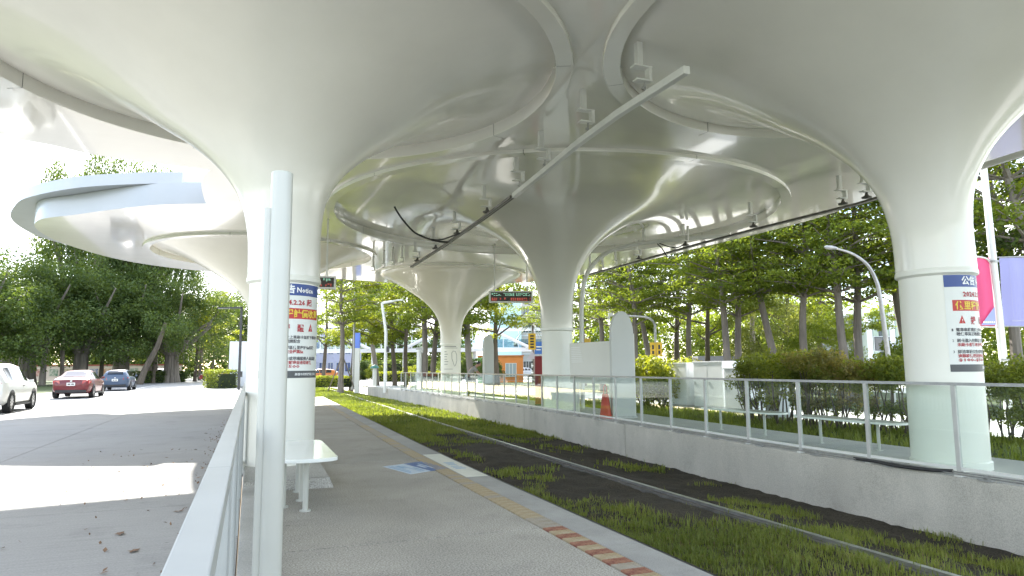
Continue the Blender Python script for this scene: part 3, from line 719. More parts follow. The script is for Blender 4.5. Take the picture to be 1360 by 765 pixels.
def leaf_quads(C, R, n, size, rng, up=.6, shell=.45, wd=.5, droop=0., out=.5):
    C = np.asarray(C, float); R = np.asarray(R, float)
    wts = (R[:,0]*R[:,1]*R[:,2])**.62; idx = rng.choice(len(C), n, p=wts/wts.sum())
    d = rng.normal(size=(n,3)); d /= np.linalg.norm(d, axis=1)[:,None]
    rad = rng.random(n)**shell
    P = C[idx]+d*R[idx]*rad[:,None]
    N = rng.normal(size=(n,3))*.75+d*out+np.array([0,0,up]); N /= np.linalg.norm(N, axis=1)[:,None]
    T = rng.normal(size=(n,3))+d*.4-np.array([0,0,droop]); T -= N*(T*N).sum(1)[:,None]; T /= np.linalg.norm(T, axis=1)[:,None]
    B = np.cross(N, T); s = size*(.6+.8*rng.random(n))[:,None]; sag = N*s*.12
    V = np.empty((n,4,3)); V[:,0] = P-T*s*.5-sag; V[:,1] = P-B*s*wd*.5+T*s*.05; V[:,2] = P+T*s*.5-sag; V[:,3] = P+B*s*wd*.5+T*s*.05
    return V.reshape(-1,3), np.arange(n*4).reshape(n,4)

def make_tree(kind, seed):
    """returns (trunk MB, crown V, crown F, leaf material, bark material)"""
    r = np.random.default_rng(seed); tr = MB(); C = []; R = []
    if kind == 'terminalia':       # 11 m, branches in flat tiers
        H = 12.5; lean = r.normal(size=2)*.75
        ax = lambda z: np.array([lean[0]*(max(z,0)/H)**1.3+.08*math.sin(z*.9+seed), lean[1]*(max(z,0)/H)**1.3+.08*math.cos(z*.7+seed), z])
        zz = np.linspace(-.4, H, 12); tr.tube([ax(z) for z in zz], [.215*(1-.75*max(z,0)/H)+(.08 if z < .2 else 0) for z in zz], 9)
        z = 4.2+1.3*r.random()
        while z < H-.3:
            u = (z-5.)/(H-5.); rr = (1.1+3.2*math.sin(PI*min(1,u*1.0+.22))**.9)*(1-.35*u); nb = r.integers(5,8); a0 = r.random()*6.28
            for k in range(nb):
                a = a0+2*PI*k/nb+r.normal()*.25; L = rr*(.65+.5*r.random()); rise = .5+.35*r.random()
                p0 = ax(z); pm = p0+np.array([math.cos(a)*L*.5, math.sin(a)*L*.5, rise*.7]); p1 = p0+np.array([math.cos(a)*L, math.sin(a)*L, rise])
                tr.tube([p0,pm,p1], [.055*(1-.5*u),.035,.012], 5)
                for q in (.35,.58,.8,1.0):
                    if r.random() < .12: continue
                    c = p0+(p1-p0)*q+np.array([r.normal()*.4, r.normal()*.4, .15+r.normal()*.12]); C.append(c)
                    w = .42+.5*r.random(); R.append((w*1.15, w*1.15, .13+.14*r.random()))
            z += .62+.3*r.random()
        V, F = leaf_quads(C, R, 12500, .165, r, up=1.0, shell=.5, wd=.55, out=.25)
        return tr, V, F, LEAF_T, BARKG
    if kind == 'banyan':           # broad dense dark crown, thick fluted trunk
        H = 14.5; nst = 9
        for k in range(nst):
            a = 2*PI*k/nst+r.normal()*.2; q = .25+.35*r.random()
            tr.tube([(math.cos(a)*q*1.5, math.sin(a)*q*1.5,-.4),(math.cos(a)*q, math.sin(a)*q,1.4),(math.cos(a)*q*.8, math.sin(a)*q*.8,3.4),(math.cos(a+.5)*q*.9, math.sin(a+.5)*q*.9,5)], [.34,.24,.24,.2], 7)
        for k in range(10):
            a = 2*PI*k/10+r.normal()*.2; L = 3+3*r.random(); z1 = 6.5+5*r.random()
            tr.tube([(math.cos(a)*.4,math.sin(a)*.4,3.6),(math.cos(a)*L*.5,math.sin(a)*L*.5,5.5+r.random()),(math.cos(a)*L,math.sin(a)*L,z1)], [.3,.18,.06], 6)
        for k in range(10):           # hanging aerial roots
            a = r.random()*6.28; q = 1+2.2*r.random(); tr.tube([(math.cos(a)*q,math.sin(a)*q,5.5),(math.cos(a)*q*1.02,math.sin(a)*q,2+2*r.random())], .03, 4)
        for k in range(150):
            d = r.normal(size=3); d /= np.linalg.norm(d); d[2] = abs(d[2])*1.0-.42*(r.random() < .5)
            q = .55+.45*r.random()**.6
            c = np.array([d[0]*6.4*q, d[1]*6.4*q, 6.2+d[2]*(7.6 if d[2] > 0 else 8.5)*q]); w = .7+.85*r.random()
            C.append(c); R.append((w*1.15, w*1.15, w*.85))
        V, F = leaf_quads(C, R, 26000, .24, r, up=.45, shell=.38, wd=.55, droop=.5)
        return tr, V, F, LEAF_B, BARKG
    if kind == 'street':           # looser open crown, yellow green
        H = 10.; 
        ax = lambda z: np.array([.12*math.sin(z*.6+seed), .12*math.cos(z*.5+seed*2), z])
        zz = np.linspace(-.4, H*.85, 9); tr.tube([ax(z) for z in zz], [.19*(1-.75*max(z,0)/H)+(.06 if z < .2 else 0) for z in zz], 9)
        for k in range(16):
            a = r.random()*6.28; z0 = 3.2+5*r.random(); L = 1.5+2.2*r.random()*(1-(z0-3)/12)
            p0 = ax(z0); p1 = p0+np.array([math.cos(a)*L, math.sin(a)*L, .6+1.2*r.random()]); pm = (p0+p1)/2+np.array([0,0,-.1])
            tr.tube([p0,pm,p1], [.07,.045,.012], 5)
            for q in (.45,.7,.95,1.1):
                if r.random() < .15: continue
                c = p0+(p1-p0)*q+r.normal(size=3)*.35; C.append(c); w = .45+.5*r.random(); R.append((w, w, w*.38))
        V, F = leaf_quads(C, R, 9500, .17, r, up=.8, shell=.5, wd=.55)
        return tr, V, F, LEAF_T, BARK
    if kind == 'round':            # pale feathery round crown
        for k in range(7):
            a = r.random()*6.28; tr.tube([(0,0,-.4),(.1*math.cos(a),.1*math.sin(a),1.2),(1.2*math.cos(a),1.2*math.sin(a),3.4)], [.12,.09,.02], 6)
        for k in range(60):
            d = r.normal(size=3); d /= np.linalg.norm(d); q = .6+.4*r.random(); C.append((d[0]*2.5*q, d[1]*2.5*q, 3.5+d[2]*2.5*q)); w = .45+.35*r.random(); R.append((w,w,w*.9))
        V, F = leaf_quads(C, R, 13000, .15, r, up=.3, shell=.4, wd=.3, droop=1.4)
        return tr, V, F, LEAF_W, BARK
    if kind == 'shrub':            # bare stems below, leafy on top, about 1.9 m
        for k in range(9):
            a = r.random()*6.28; q = .1+.35*r.random(); b = a+r.normal()*.4
            tr.tube([(math.cos(a)*q,math.sin(a)*q,-.1),(math.cos(b)*q*1.4+r.normal()*.05,math.sin(b)*q*1.4,.6),(math.cos(b)*q*1.8,math.sin(b)*q*1.8,1.25)], [.024,.018,.010], 5)
        for k in range(22):
            a = r.random()*6.28; q = .75*math.sqrt(r.random()); C.append((math.cos(a)*q, math.sin(a)*q, 1.12+.62*r.random()*(1-.5*q))); w = .17+.14*r.random(); R.append((w,w,w))
        for k in range(12):
            a = r.random()*6.28; q = .6*math.sqrt(r.random()); C.append((math.cos(a)*q, math.sin(a)*q, .4+.4*r.random())); R.append((.12,.12,.15))
        V, F = leaf_quads(C, R, 3600, .085, r, up=.4, shell=.45, wd=.5)
        return tr, V, F, LEAF_S, BARK
    if kind == 'bush':             # leafy to the ground
        for k in range(5):
            a = r.random()*6.28; tr.tube([(0,0,-.1),(.25*math.cos(a),.25*math.sin(a),.5),(.5*math.cos(a),.5*math.sin(a),1.1)], [.025,.018,.008], 5)
        for k in range(42):
            d = r.normal(size=3); d /= np.linalg.norm(d); q = .55+.45*r.random(); C.append((d[0]*.85*q, d[1]*.85*q, .85+d[2]*.75*q)); w = .17+.16*r.random(); R.append((w,w,w))
        V, F = leaf_quads(C, R, 5200, .10, r, up=.4, shell=.4, wd=.5)
        return tr, V, F, LEAF_S, BARK
    if kind == 'palm':
        H = 7.5; tr.tube([(0,0,-.3),(.1,.05,3),(.05,.1,H)], [.2,.15,.13], 9); V = []; F = []
        for k in range(22):
            a = 2*PI*k/22+r.normal()*.1; e = .9-1.5*(k%3)/2; L = 2.2
            for j in range(26):
                u = (j+1)/26; rad = L*u; zc = H+math.sin(e)*rad*.8-.9*u*u; cxx, cyy = math.cos(a)*rad*math.cos(e*.5), math.sin(a)*rad*math.cos(e*.5)
                for sgn in (1,-1):
                    l = .55*(1-.5*u); n0 = len(V); px_, py_ = -math.sin(a)*sgn, math.cos(a)*sgn
                    V += [(cxx,cyy,zc),(cxx+px_*l*.5+math.cos(a)*.1,cyy+py_*l*.5+math.sin(a)*.1,zc-.05),(cxx+px_*l+math.cos(a)*.3,cyy+py_*l+math.sin(a)*.3,zc-.25),(cxx+px_*l*.5+math.cos(a)*.17,cyy+py_*l*.5+math.sin(a)*.17,zc-.07)]; F.append((n0,n0+1,n0+2,n0+3))
        return tr, V, F, LEAF_P, BARKG

TREES = {}
def plant(kind, seed, name, label, cat, loc, rz=0., sc=1., leaf=None, group=None, sz=None, trunk=True):
    key = (kind, seed)
    if key not in TREES:
        tr, V, F, lm, bm_ = make_tree(kind, seed)
        t0 = tr.build('trunk', bm_, None, smooth=True); c0 = npmesh('crown', V, F, lm); TREES[key] = (t0.data, c0.data); bpy.data.objects.remove(t0); bpy.data.objects.remove(c0)
    td, cd = TREES[key]
    t = thing(name, label, cat, loc, rz, group); t.scale = (sc,sc,sz or sc)
    a = bpy.data.objects.new('stems' if kind in ('shrub','bush') else 'trunk', td); COL.objects.link(a); a.parent = t
    c = bpy.data.objects.new('foliage' if kind in ('shrub','bush') else 'crown', cd); COL.objects.link(c); c.parent = t
    if leaf:
        c.material_slots[0].link = 'OBJECT'; c.material_slots[0].material = leaf
    return t
def at(px, d, z=-.4): x,y = spot(px,d); return (x,y,z)

# right side: the row of tiered trees (photo bearing, distance)
RT = 'tiered trees in the garden beyond the right platform'
for i,(px,d,sc,lab,lf) in enumerate([
    (800,47,1.0,'tiered tree behind the beige board and middle column',None),
    (845,41,.95,'dark tiered tree rising behind the round topped panel',None),
    (868,44,1.0,'tiered tree behind the small yellow hanging sign',None),
    (915,42,.95,'tiered tree behind the yellow green bushes',None),
    (968,35.5,1.0,'leaning grey trunked tree behind the white cabinets, left of a pair',None),
    (981,36.5,.98,'dark slender tree behind the white cabinets, right of a pair',None),
    (1034,35,1.02,'tiered tree whose trunk stands before the pale round crown',None),
    (1064,34,1.0,'straight dark trunked tree between the pale crown and round green one',None),
    (1124,32.5,1.05,'left one of two close tall trunks beside the striped building',None),
    (1138,33.5,1.08,'right one of two close tall trunks beside the striped building',None),
    (1206,35,1.1,'tiered tree beside the curved street lamp at the large right column',None)]):
    plant('terminalia', 11+i%4, 'tiered_tree', lab, 'tree', at(px,d), i*1.7, sc, lf, RT)
for i,(px,d,sc,lab) in enumerate([(775,62,1.15,'far tiered tree showing just right of the middle column'),(900,56,1.2,'far tiered tree filling the gap above the bushes'),(1000,58,1.25,'far dark tree above the white cabinets'),(1090,55,1.25,'far dark tree filling the gap above the round green tree'),(1218,54,1.2,'far dark tree behind the large right column')]):
    k2 = i in (1,3,4); plant('street' if k2 else 'terminalia', 31+i%3 if k2 else 11+(i+1)%4, 'tiered_tree', lab, 'tree', at(px,d), i*2.3+.4, sc*(1.15 if k2 else 1), None, 'second row of trees on the right')
plant('terminalia', 12, 'tiered_tree', 'tall tree with bright layers behind the pink banner', 'tree', at(1352,31), .7, 1.25)
plant('terminalia', 13, 'tiered_tree', 'tall dark tree behind the lavender banner at the right edge', 'tree', at(1395,27), 2.1, 1.3)
plant('street', 33, 'open_tree', 'loose tree between the large right column and banner pole', 'tree', at(1268,33), 2.1, 1.35, LEAF_B)
plant('round', 41, 'pale_round_tree', 'pale feathery round tree between the grey trunks', 'tree', at(1022,46), 0, 1.15)
plant('round', 42, 'green_round_tree', 'fresh green rounded small tree left of the striped building', 'tree', at(1092,41), 1, .82, LEAF_T)
plant('bush', 54, 'young_tree', 'small bright leafy tree beside the right hand column near the striped building', 'tree', (at(1198,30)[0],at(1198,30)[1],.6), 1, 1.3, LEAF_T)
for i,(px,d,sc,lab) in enumerate([(940,47,1.1,'leafy low branched tree between the yellow sign and the white cabinets'),(1046,50,1.15,'leafy low branched tree behind the pale feathery one'),(1112,44,.95,'leafy low branched tree just left of the two tall trunks'),(822,52,1.1,'leafy low branched tree above the round topped panel')]):
    plant('street', 31+i%3, 'leafy_tree', lab, 'tree', at(px,d), i*1.9+.8, sc, LEAF_T, 'low branched trees among the tiered ones')
# shrubs beyond the second track
SH = 'shrubs along the path beyond the second track'
spec = [(996,19.6,.95,LEAF_S,'dark green shrub touching the right end of the white cabinets'),(1010,18.9,1.1,LEAF_S,'leafy shrub just right of the dark green one'),(1036,18.0,1.22,LEAF_Y,'yellow flecked taller shrub in the middle of the shrub row'),
        (1062,17.6,1.0,LEAF_S,'green shrub under the straight dark trunk'),(1085,16.9,1.13,LEAF_R,'reddish tipped shrub left of the striped building'),(1112,16.4,.95,LEAF_S,'low green shrub between two reddish shrubs'),
        (1136,15.9,1.08,LEAF_R,'reddish tipped shrub below the two tall trunks'),(1168,15.4,1.0,LEAF_S,'green shrub under the striped building'),(1200,14.8,1.05,LEAF_S,'green shrub against the left side of the large right column'),
        (1318,13.6,1.0,LEAF_S,'green shrub at the foot of the banner pole'),(1342,13.3,.95,LEAF_S,'shrub under the lavender banner'),(1372,13.0,1.0,LEAF_S,'shrub at the right edge of the picture')]
for i,(px,d,sc,lf,lab) in enumerate(spec):
    x,y = spot(px, d*1.2); plant('shrub', 60+i%4, 'shrub', lab, 'shrub', (x,y,-.33), i*1.3, sc*1.04, lf, SH, sz=sc*(.94+.2*((i*37)%10)/10))
for i,(px,d,sc,lf,lab) in enumerate([(850,31.5,1.35,LEAF_Y,'bright yellow green bush right of the round topped panel'),(876,31,1.5,LEAF_Y,'bright yellow green bush in the middle of three by the cabinets'),(906,31.5,1.3,LEAF_Y,'bright bush with reddish tips left of the white cabinets'),(920,33,1.3,LEAF_R,'reddish bush behind the white cabinets')]):
    plant('bush', 70+i%3, 'bush', lab, 'bush', at(px,d,-.38), i, sc, lf, 'bright bushes beside the white cabinets')

# middle distance trees
MT = 'trees seen between the columns beyond the platform end'
for i,(px,d,sc,kind,lf,lab,rz) in enumerate([
    (455,55,1.05,'terminalia',LEAF_T,'staked young tree at the far end of the left platform',.2),
    (468,66,1.1,'street',LEAF_T,'slender tree behind the staked tree and tall thin pole',1.3),
    (522,60,1.15,'street',LEAF_Y,'tree right behind the bent white lamp post',.4),
    (541,58,1.1,'street',LEAF_T,'tree between the bent white lamp and the white bollard post',2.),
    (566,52,1.2,'terminalia',LEAF_T,'large dark trunked tree left of the far column',.9),
    (577,50,1.2,'street',LEAF_T,'grey trunked tree touching the left side of the far column',3.),
    (625,50,1.25,'terminalia',LEAF_T,'dark trunked tree behind the bending person',2.2),
    (660,55,1.2,'street',LEAF_Y,'forked tree in front of the turquoise building',4.),
    (500,75,1.3,'terminalia',LEAF_T,'far tree left of the bent white lamp post',5.),
    (600,80,1.4,'terminalia',LEAF_T,'far tree hidden behind the far column',3.3),
    (725,70,1.25,'terminalia',LEAF_T,'far tree hidden behind the middle column',2.3),
    (432,80,1.3,'street',LEAF_T,'far tree beside the short departure display',2.9)]):
    plant(kind, {'terminalia':11,'street':31}[kind]+i%3, 'roadside_tree', lab, 'tree', at(px,d,-.3), rz, sc, lf, MT)
x,y = spot(455,55); t = thing('tree_stakes', 'three leaning wooden stakes propping the young tree at the platform end', 'tree stakes', (x,y,-.3))
for k in range(3):
    a = k*2.1+.4; MB().tube([(math.cos(a)*1.2,math.sin(a)*1.2,0),(math.cos(a)*.1,math.sin(a)*.1,2.6)], .045, 6).build('stake', STAKE, t)
plant('palm', 5, 'palm_tree', 'small palm in front of the beige building by the middle column', 'palm', at(707,85,-.3), 0, .95)
for i,(px,d,sc,lab) in enumerate([(480,95,1.7,'round dark shrub behind the blue topped sign post'),(500,92,1.5,'round shrub below the far footbridge'),(648,70,1.7,'dark shrub behind the bending person'),(592,85,1.6,'dark shrub left of the far column foot'),(545,90,1.4,'low shrub beyond the white bollard post'),(610,75,1.8,'dark shrub right of the far column foot')]):
    plant('bush', 70+i%3, 'bush', lab, 'bush', at(px,d,-.3), i, sc, LEAF_B if i in (0,2,3,5) else LEAF_Y, 'shrubs around the plaza')
# left side: banyans
BT = 'big dark banyan trees along the left road'
for i,(px,d,sc,lab,sd) in enumerate([
    (-55,62,1.05,'banyan at the left edge behind the white car',21),(40,72,1.12,'broad banyan behind the white car bonnet',22),(110,76,1.15,'broad banyan above the red car',23),
    (165,80,1.1,'banyan above the blue car',21),(230,82,1.1,'banyan with thick fluted trunk behind the clipped hedge',22),(10,95,1.3,'far banyan behind the left crowns',23),(310,112,1.2,'far banyan seen past the dark lamp post',21)]):
    plant('banyan', sd, 'banyan_tree', lab, 'tree', at(px,d,-.5), i*1.9, sc, None, BT, sz=sc*.95)
for i,(px,d,sc,lab,sd) in enumerate([(108,86,1.0,'very tall leafy tree whose top shows over the left round roof',22),(160,88,1.0,'tall leafy tree top just right of the tallest one',23),(205,86,.9,'tall leafy tree top near the cut end of the upper awning',21)]):
    plant('banyan', sd, 'tall_tree', lab, 'tree', at(px,d,-.1), i, sc, None, 'tall trees whose tops rise above the left roof', sz=2.2-.07*i)
for i,(px,d,sc,lab,lf) in enumerate([(262,88,1.15,'light green slim tree just right of the fluted banyan trunk',LEAF_Y),(268,98,1.2,'slim light tree with reddish trunk beyond the hedge end',LEAF_Y),(285,105,1.25,'slim light tree left of the dark lamp post',LEAF_T),(320,118,1.4,'light tree behind the white hoarding',LEAF_T)]):
    plant('street', 31+i%3, 'slim_tree', lab, 'tree', at(px,d,-.1), i*2+.5, sc, lf, 'light green slim trees at the end of the left pavement')
for i,(px,d,w_,lab) in enumerate([(60,72,.28,'pale bare trunk behind the white car'),(86,70,.2,'dark slim trunk left of the red car'),(137,78,.22,'dark slim trunk above the red car roof'),(188,72,.3,'leaning dark trunk beside the blue car'),(206,80,.22,'straight slim trunk behind the clipped hedge')]):
    x,y = spot(px,d); lean = 2.2 if px == 188 else .15*(-1)**i
    t = thing('shade_tree', lab, 'tree', (x,y,-.1), 0, 'separate trunks under the left crowns')
    MB().tube([(0,0,0),(lean*.25,0,1.8),(lean*.7,0,4.),(lean,0,6.5)], [w_*1.25,w_,w_*.85,w_*.6], 9).build('trunk', BARKG if i == 0 else BARK, t, smooth=True)
    C = [(lean+math.cos(k)*1.6, math.sin(k)*1.6, 6.2+.8*math.sin(k*2)) for k in range(8)]
    V, F = leaf_quads(C, [(1.2,1.2,.8)]*8, 1200, .26, np.random.default_rng(90+i)); npmesh('crown', V, F, LEAF_B, t)
# far woods that read as one mass behind the single trees
def woods(name, label, px0, px1, d, h0, h1, n, size, lf, seed):
    r = np.random.default_rng(seed); C = []; R = []
    for k in range(int(abs(px1-px0)/5)):
        x,y = spot(px0+(px1-px0)*r.random(), d*(1+.12*r.random())); top = h0+(h1-h0)*r.random(); z = top
        while z > .3:
            w = 1.1+1.2*r.random(); C.append((x+r.normal()*1.4, y+r.normal()*1.4, z)); R.append((w*1.3,w*1.3,w*.8)); z -= w*1.15
    V, F = leaf_quads(C, R, n, size, r, up=.5, shell=.4, wd=.6); tag(npmesh(name, V, F, lf), label, 'woods', kind='stuff')
woods('far_woods', 'dense green woodland closing the view behind the right garden trees', 745, 1500, 92, 6, 11, 60000, .5, LEAF_T, 51)
woods('far_woods', 'dense dark woodland closing the view behind the left banyans', -120, 345, 128, 6, 10, 50000, .6, LEAF_B, 52)
woods('far_woods', 'green trees massed far beyond the footbridge and plaza', 345, 640, 175, 6, 12, 30000, .75, LEAF_T, 53)
# clipped hedges: boxes of leaves
def hedge(name, label, p0, p1, w, h, n, size, lf, seed=3):
    r = np.random.default_rng(seed); p0 = np.array(p0); p1 = np.array(p1); d = p1-p0; L = np.linalg.norm(d); u = d/L; v = np.array([-u[1],u[0]])
    t = thing(name, label, 'hedge', (p0[0],p0[1],0))
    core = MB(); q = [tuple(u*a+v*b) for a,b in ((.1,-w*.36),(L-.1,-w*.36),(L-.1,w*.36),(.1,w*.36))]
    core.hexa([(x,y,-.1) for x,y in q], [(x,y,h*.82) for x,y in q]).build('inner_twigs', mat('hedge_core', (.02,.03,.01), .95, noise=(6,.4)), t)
    a = r.random(n)*L; b = (r.random(n)-.5)*w; z = r.random(n)*h; k = r.integers(0,3,n)
    b = np.where(k==0, np.sign(b)*w*.5+r.normal(size=n)*.05, b); z = np.where(k==1, h+r.normal(size=n)*.05, z)
    C = np.c_[u[0]*a+v[0]*b, u[1]*a+v[1]*b, z]
    V, F = leaf_quads(C, np.full((n,3),.05), n, size, r, up=.5); npmesh('foliage', V, F, lf, t)
hedge('clipped_hedge', 'low dark clipped hedge between the blue car and the pavement end', spot(176,78), spot(246,84), 1.2, 1.25, 7000, .16, LEAF_B)
hedge('clipped_hedge', 'small hedge beside the white hoarding at the pavement end', spot(286,56), spot(306,53.5), 1.6, 1.35, 4000, .13, LEAF_S, 5)
hedge('clipped_hedge', 'low bright hedge strip at the far end of the left platform', spot(421,60), spot(466,58), 1.5, .75, 5000, .13, LEAF_Y, 6)
hedge('clipped_hedge', 'low yellow hedge strip below the far footbridge', spot(505,80), spot(600,76), 1.6, 1.0, 5000, .16, LEAF_Y, 7)
hedge('clipped_hedge', 'dark low planting behind the plaza between lamp and far column', spot(480,110), spot(640,96), 3.0, 2.6, 9000, .3, LEAF_B, 8)

# ------------------------------------------------------------------ grass blades and litter
def blades(name, X, Y, Z, H, r, m, label, wid=.007, lean=.55, parent=None):
    n = len(X); a = r.random(n)*2*PI; h = H*(.5+r.random(n)); ln = lean*(.3+r.random(n)); dx, dy = np.cos(a), np.sin(a)
    w = wid*(.6+.9*r.random(n))*(1+h); px_, py_ = -dy*w, dx*w
    V = np.empty((n,5,3)); V[:,0] = np.c_[X-px_,Y-py_,Z-.01]; V[:,1] = np.c_[X+px_,Y+py_,Z-.01]
    mx_, my_ = X+dx*h*ln*.35, Y+dy*h*ln*.35
    V[:,2] = np.c_[mx_+px_*.7,my_+py_*.7,Z+h*.62]; V[:,3] = np.c_[mx_-px_*.7,my_-py_*.7,Z+h*.62]; V[:,4] = np.c_[X+dx*h*ln,Y+dy*h*ln,Z+h*(.98-.25*ln)]
    base = np.arange(n)[:,None]*5
    T = np.concatenate([base+np.array([[0,1,2]]), base+np.array([[0,2,3]]), base+np.array([[3,2,4]])])
    o = npmesh(name, V.reshape(-1,3), T, m, parent); tag(o, label, 'grass', kind='stuff'); return o
GRASS = leafmat('grass_blade', (.095,.135,.025), (.31,.335,.085), .45, (1.25,1.3,.5))
def track_density(x, y):
    n = n2(x,y,.75,21)*.55+n2(x,y,2.3,22)*.45
    far = np.clip((y-15)/8,0,1)
    near_strip = np.clip((9.2-y)/2.5,0,1)*np.clip((8.1-x)/.5,0,1)
    base = .62*near_strip+far*.95+.30*np.clip((5.2-x)/.8,0,1)
    base = np.where(x>6.1, base*(.55+.45*far), base)
    base += .55*np.exp(-(((y-11.5)/1.4)**2+((x-4.25)/.6)**2))+.4*np.exp(-(((y-8.2)/1.3)**2+((x-6.9)/.6)**2))
    d = np.clip((n-.645+base*.55)*2.4, 0, 1)
    rr = np.abs(x-5.87); d = np.where(rr<.12, d*.12, d); return d
def scatter(ya, yb, n, H, r, wid):
    y = ya+(yb-ya)*r.random(n); b = np.array([bend(q) for q in y]); xw = np.array([wallx(q) for q in y])
    x = 3.03+(xw-b-3.05)*r.random(n); k = r.random(n) < track_density(x,y); x, y, b = x[k], y[k], b[k]
    tuft = n2(x,y,5.5,31); return x+b, y, bedz(x,y), H*(.55+.9*tuft**1.5)
r = np.random.default_rng(44)
X,Y,Z,H = scatter(3.5,11,110000,.075,r,.004); blades('track_grass', X,Y,Z,H,r,GRASS,'coarse green grass tufts growing in the dirt of the near track', .0036)
X,Y,Z,H = scatter(3.5,24,26000,.06,r,.004); blades('dry_grass', X,Y,Z,H,r,leafmat('straw_blade', (.14,.115,.05), (.30,.25,.12), .35),'sparse straw coloured dry blades among the track grass', .004, 1.1)
X,Y,Z,H = scatter(11,24,70000,.09,r,.006); blades('track_grass', X,Y,Z,H,r,GRASS,'patchy green grass along the track past the dirt stretch', .0075)
X,Y,Z,H = scatter(24,74,70000,.11,r,.01); blades('track_grass', X,Y,Z,H,r,GRASS,'thick sunlit green grass on the far end of the track', .017)
n = 60000; y = 2+40*r.random(n)**1.3; x = np.array([wallx(q) for q in y])+2.15; x = x+(17.2-x)*r.random(n)
k = r.random(n) < .35+.65*n2(x,y,.6,8); x,y = x[k],y[k]
blades('second_track_grass', x,y,np.full(len(x),-.42),.16*(.6+.8*n2(x,y,3.,9)),r,GRASS,'bright grass lawn on the track beyond the right platform', .011)
# fallen leaves on the left pavement
LITTER = mat('dry_leaf', (.16,.075,.04), .8, noise=(3,.45,(.26,.16,.09)))
def leaf_flat(x, y, s, a):
    u = Vector((math.cos(a),math.sin(a),0)); v = Vector((-math.sin(a),math.cos(a),0)); c = Vector((x,y,.004))
    pts = [c-u*s*.5, c-v*s*.24+Vector((0,0,.012*random.random())), c+u*s*.55+Vector((0,0,.01+.02*random.random())), c+v*s*.24+Vector((0,0,.012))]
    return pts
b = MB()
for _ in range(900):
    if random.random() < .86: x = -.16-abs(random.gauss(0,.22)); y = random.choice([random.gauss(16,1.0), random.gauss(15,2.5), random.gauss(11.2,1.3), random.uniform(5,26)])
    else: x = -.2-2.2*random.random()**1.6; y = random.uniform(5,14)
    b.add(leaf_flat(x,y,.03+.045*random.random()**2,random.random()*6.28), [(0,1,2,3)])
tag(b.build('leaf_litter', LITTER), 'scattered dry brown leaves gathered along the railing foot', 'leaves', kind='stuff')
for (x,y,s,lab) in ((-1.0,6.94,.12,'largest dry leaf lying flat on the shaded pavement'),(-.80,6.25,.11,'curled brown leaf nearest the camera on the pavement'),(-.62,7.79,.09,'reddish dry leaf close to the railing')):
    o = MB(); bm_pts = []
    for k in range(10):
        a = k/10*2*PI; rr = s*.5*(.55+.45*abs(math.cos(a*2.5))); bm_pts.append((math.cos(a)*rr*1.25, math.sin(a)*rr*.8, .005+.007*abs(math.sin(a*1.5+s*30))))
    o.add(bm_pts+[(0,0,.006)], [(k,(k+1)%10,10) for k in range(10)]); q = o.build('dry_leaf', LITTER); q.location = (x,y,.002); q.rotation_euler = (0,0,s*40); tag(q, lab, 'leaf')

# ------------------------------------------------------------------ cars
def paint(name, col): return mat(name, col, .3, coat=.45, spec=.4, noise=(1.5,.03))
TYRE = mat('tyre_rubber', (.018,.018,.018), .8, noise=(20,.3)); RIM = mat('alloy_rim', (.45,.45,.46), .3, metal=.9, noise=(9,.1)); LAMP = mat('tail_lamp_red', (.40,.012,.015), .15, coat=.8); PLATE = mat('number_plate', (.72,.72,.70), .5); BLK = mat('black_trim', (.02,.02,.022), .5); HEAD = mat('lamp_clear', (.6,.62,.64), .1, coat=1)
KINDS = {   # t, belt z, top z, half width, half roof width, bottom z
 'sedan': (4.6, .90, .325, [(0,.78,.80,.70,.60,.42),(.015,.95,.97,.80,.62,.34),(.06,1.0,1.03,.86,.64,.28),(.15,.99,1.08,.90,.66,.22),(.20,.97,1.17,.91,.64,.22),(.33,.95,1.42,.915,.60,.22),(.47,.94,1.46,.915,.61,.22),(.56,.93,1.43,.915,.61,.22),(.66,.93,1.18,.915,.66,.22),(.715,.93,1.0,.91,.70,.22),(.85,.86,.92,.90,.68,.22),(.95,.76,.80,.84,.6,.26),(1,.60,.64,.70,.5,.34)], (.17,.31), (.27,.645), (.58,.70)),
 'suv': (4.55, .93, .355, [(0,.95,1.0,.74,.60,.46),(.015,1.06,1.30,.85,.60,.38),(.05,1.08,1.50,.90,.62,.30),(.10,1.08,1.62,.92,.62,.27),(.25,1.06,1.68,.93,.64,.25),(.45,1.04,1.69,.93,.65,.25),(.56,1.03,1.65,.93,.65,.25),(.66,1.03,1.34,.93,.68,.25),(.72,1.03,1.10,.93,.72,.25),(.86,.98,1.03,.92,.70,.26),(.96,.86,.90,.86,.6,.3),(1,.66,.72,.72,.5,.38)], (.018,.085), (.12,.655), (.58,.70)),
 'hatch': (4.35, .89, .32, [(0,.86,.92,.72,.60,.42),(.015,.97,1.12,.82,.60,.34),(.05,.99,1.30,.88,.61,.27),(.10,.985,1.42,.90,.62,.23),(.25,.97,1.48,.905,.62,.22),(.45,.95,1.49,.905,.62,.22),(.57,.94,1.44,.905,.62,.22),(.67,.94,1.16,.905,.66,.22),(.73,.94,1.0,.90,.70,.22),(.86,.88,.94,.89,.68,.22),(.96,.76,.80,.83,.6,.26),(1,.58,.64,.70,.5,.34)], (.02,.09), (.13,.655), (.585,.71)),
}
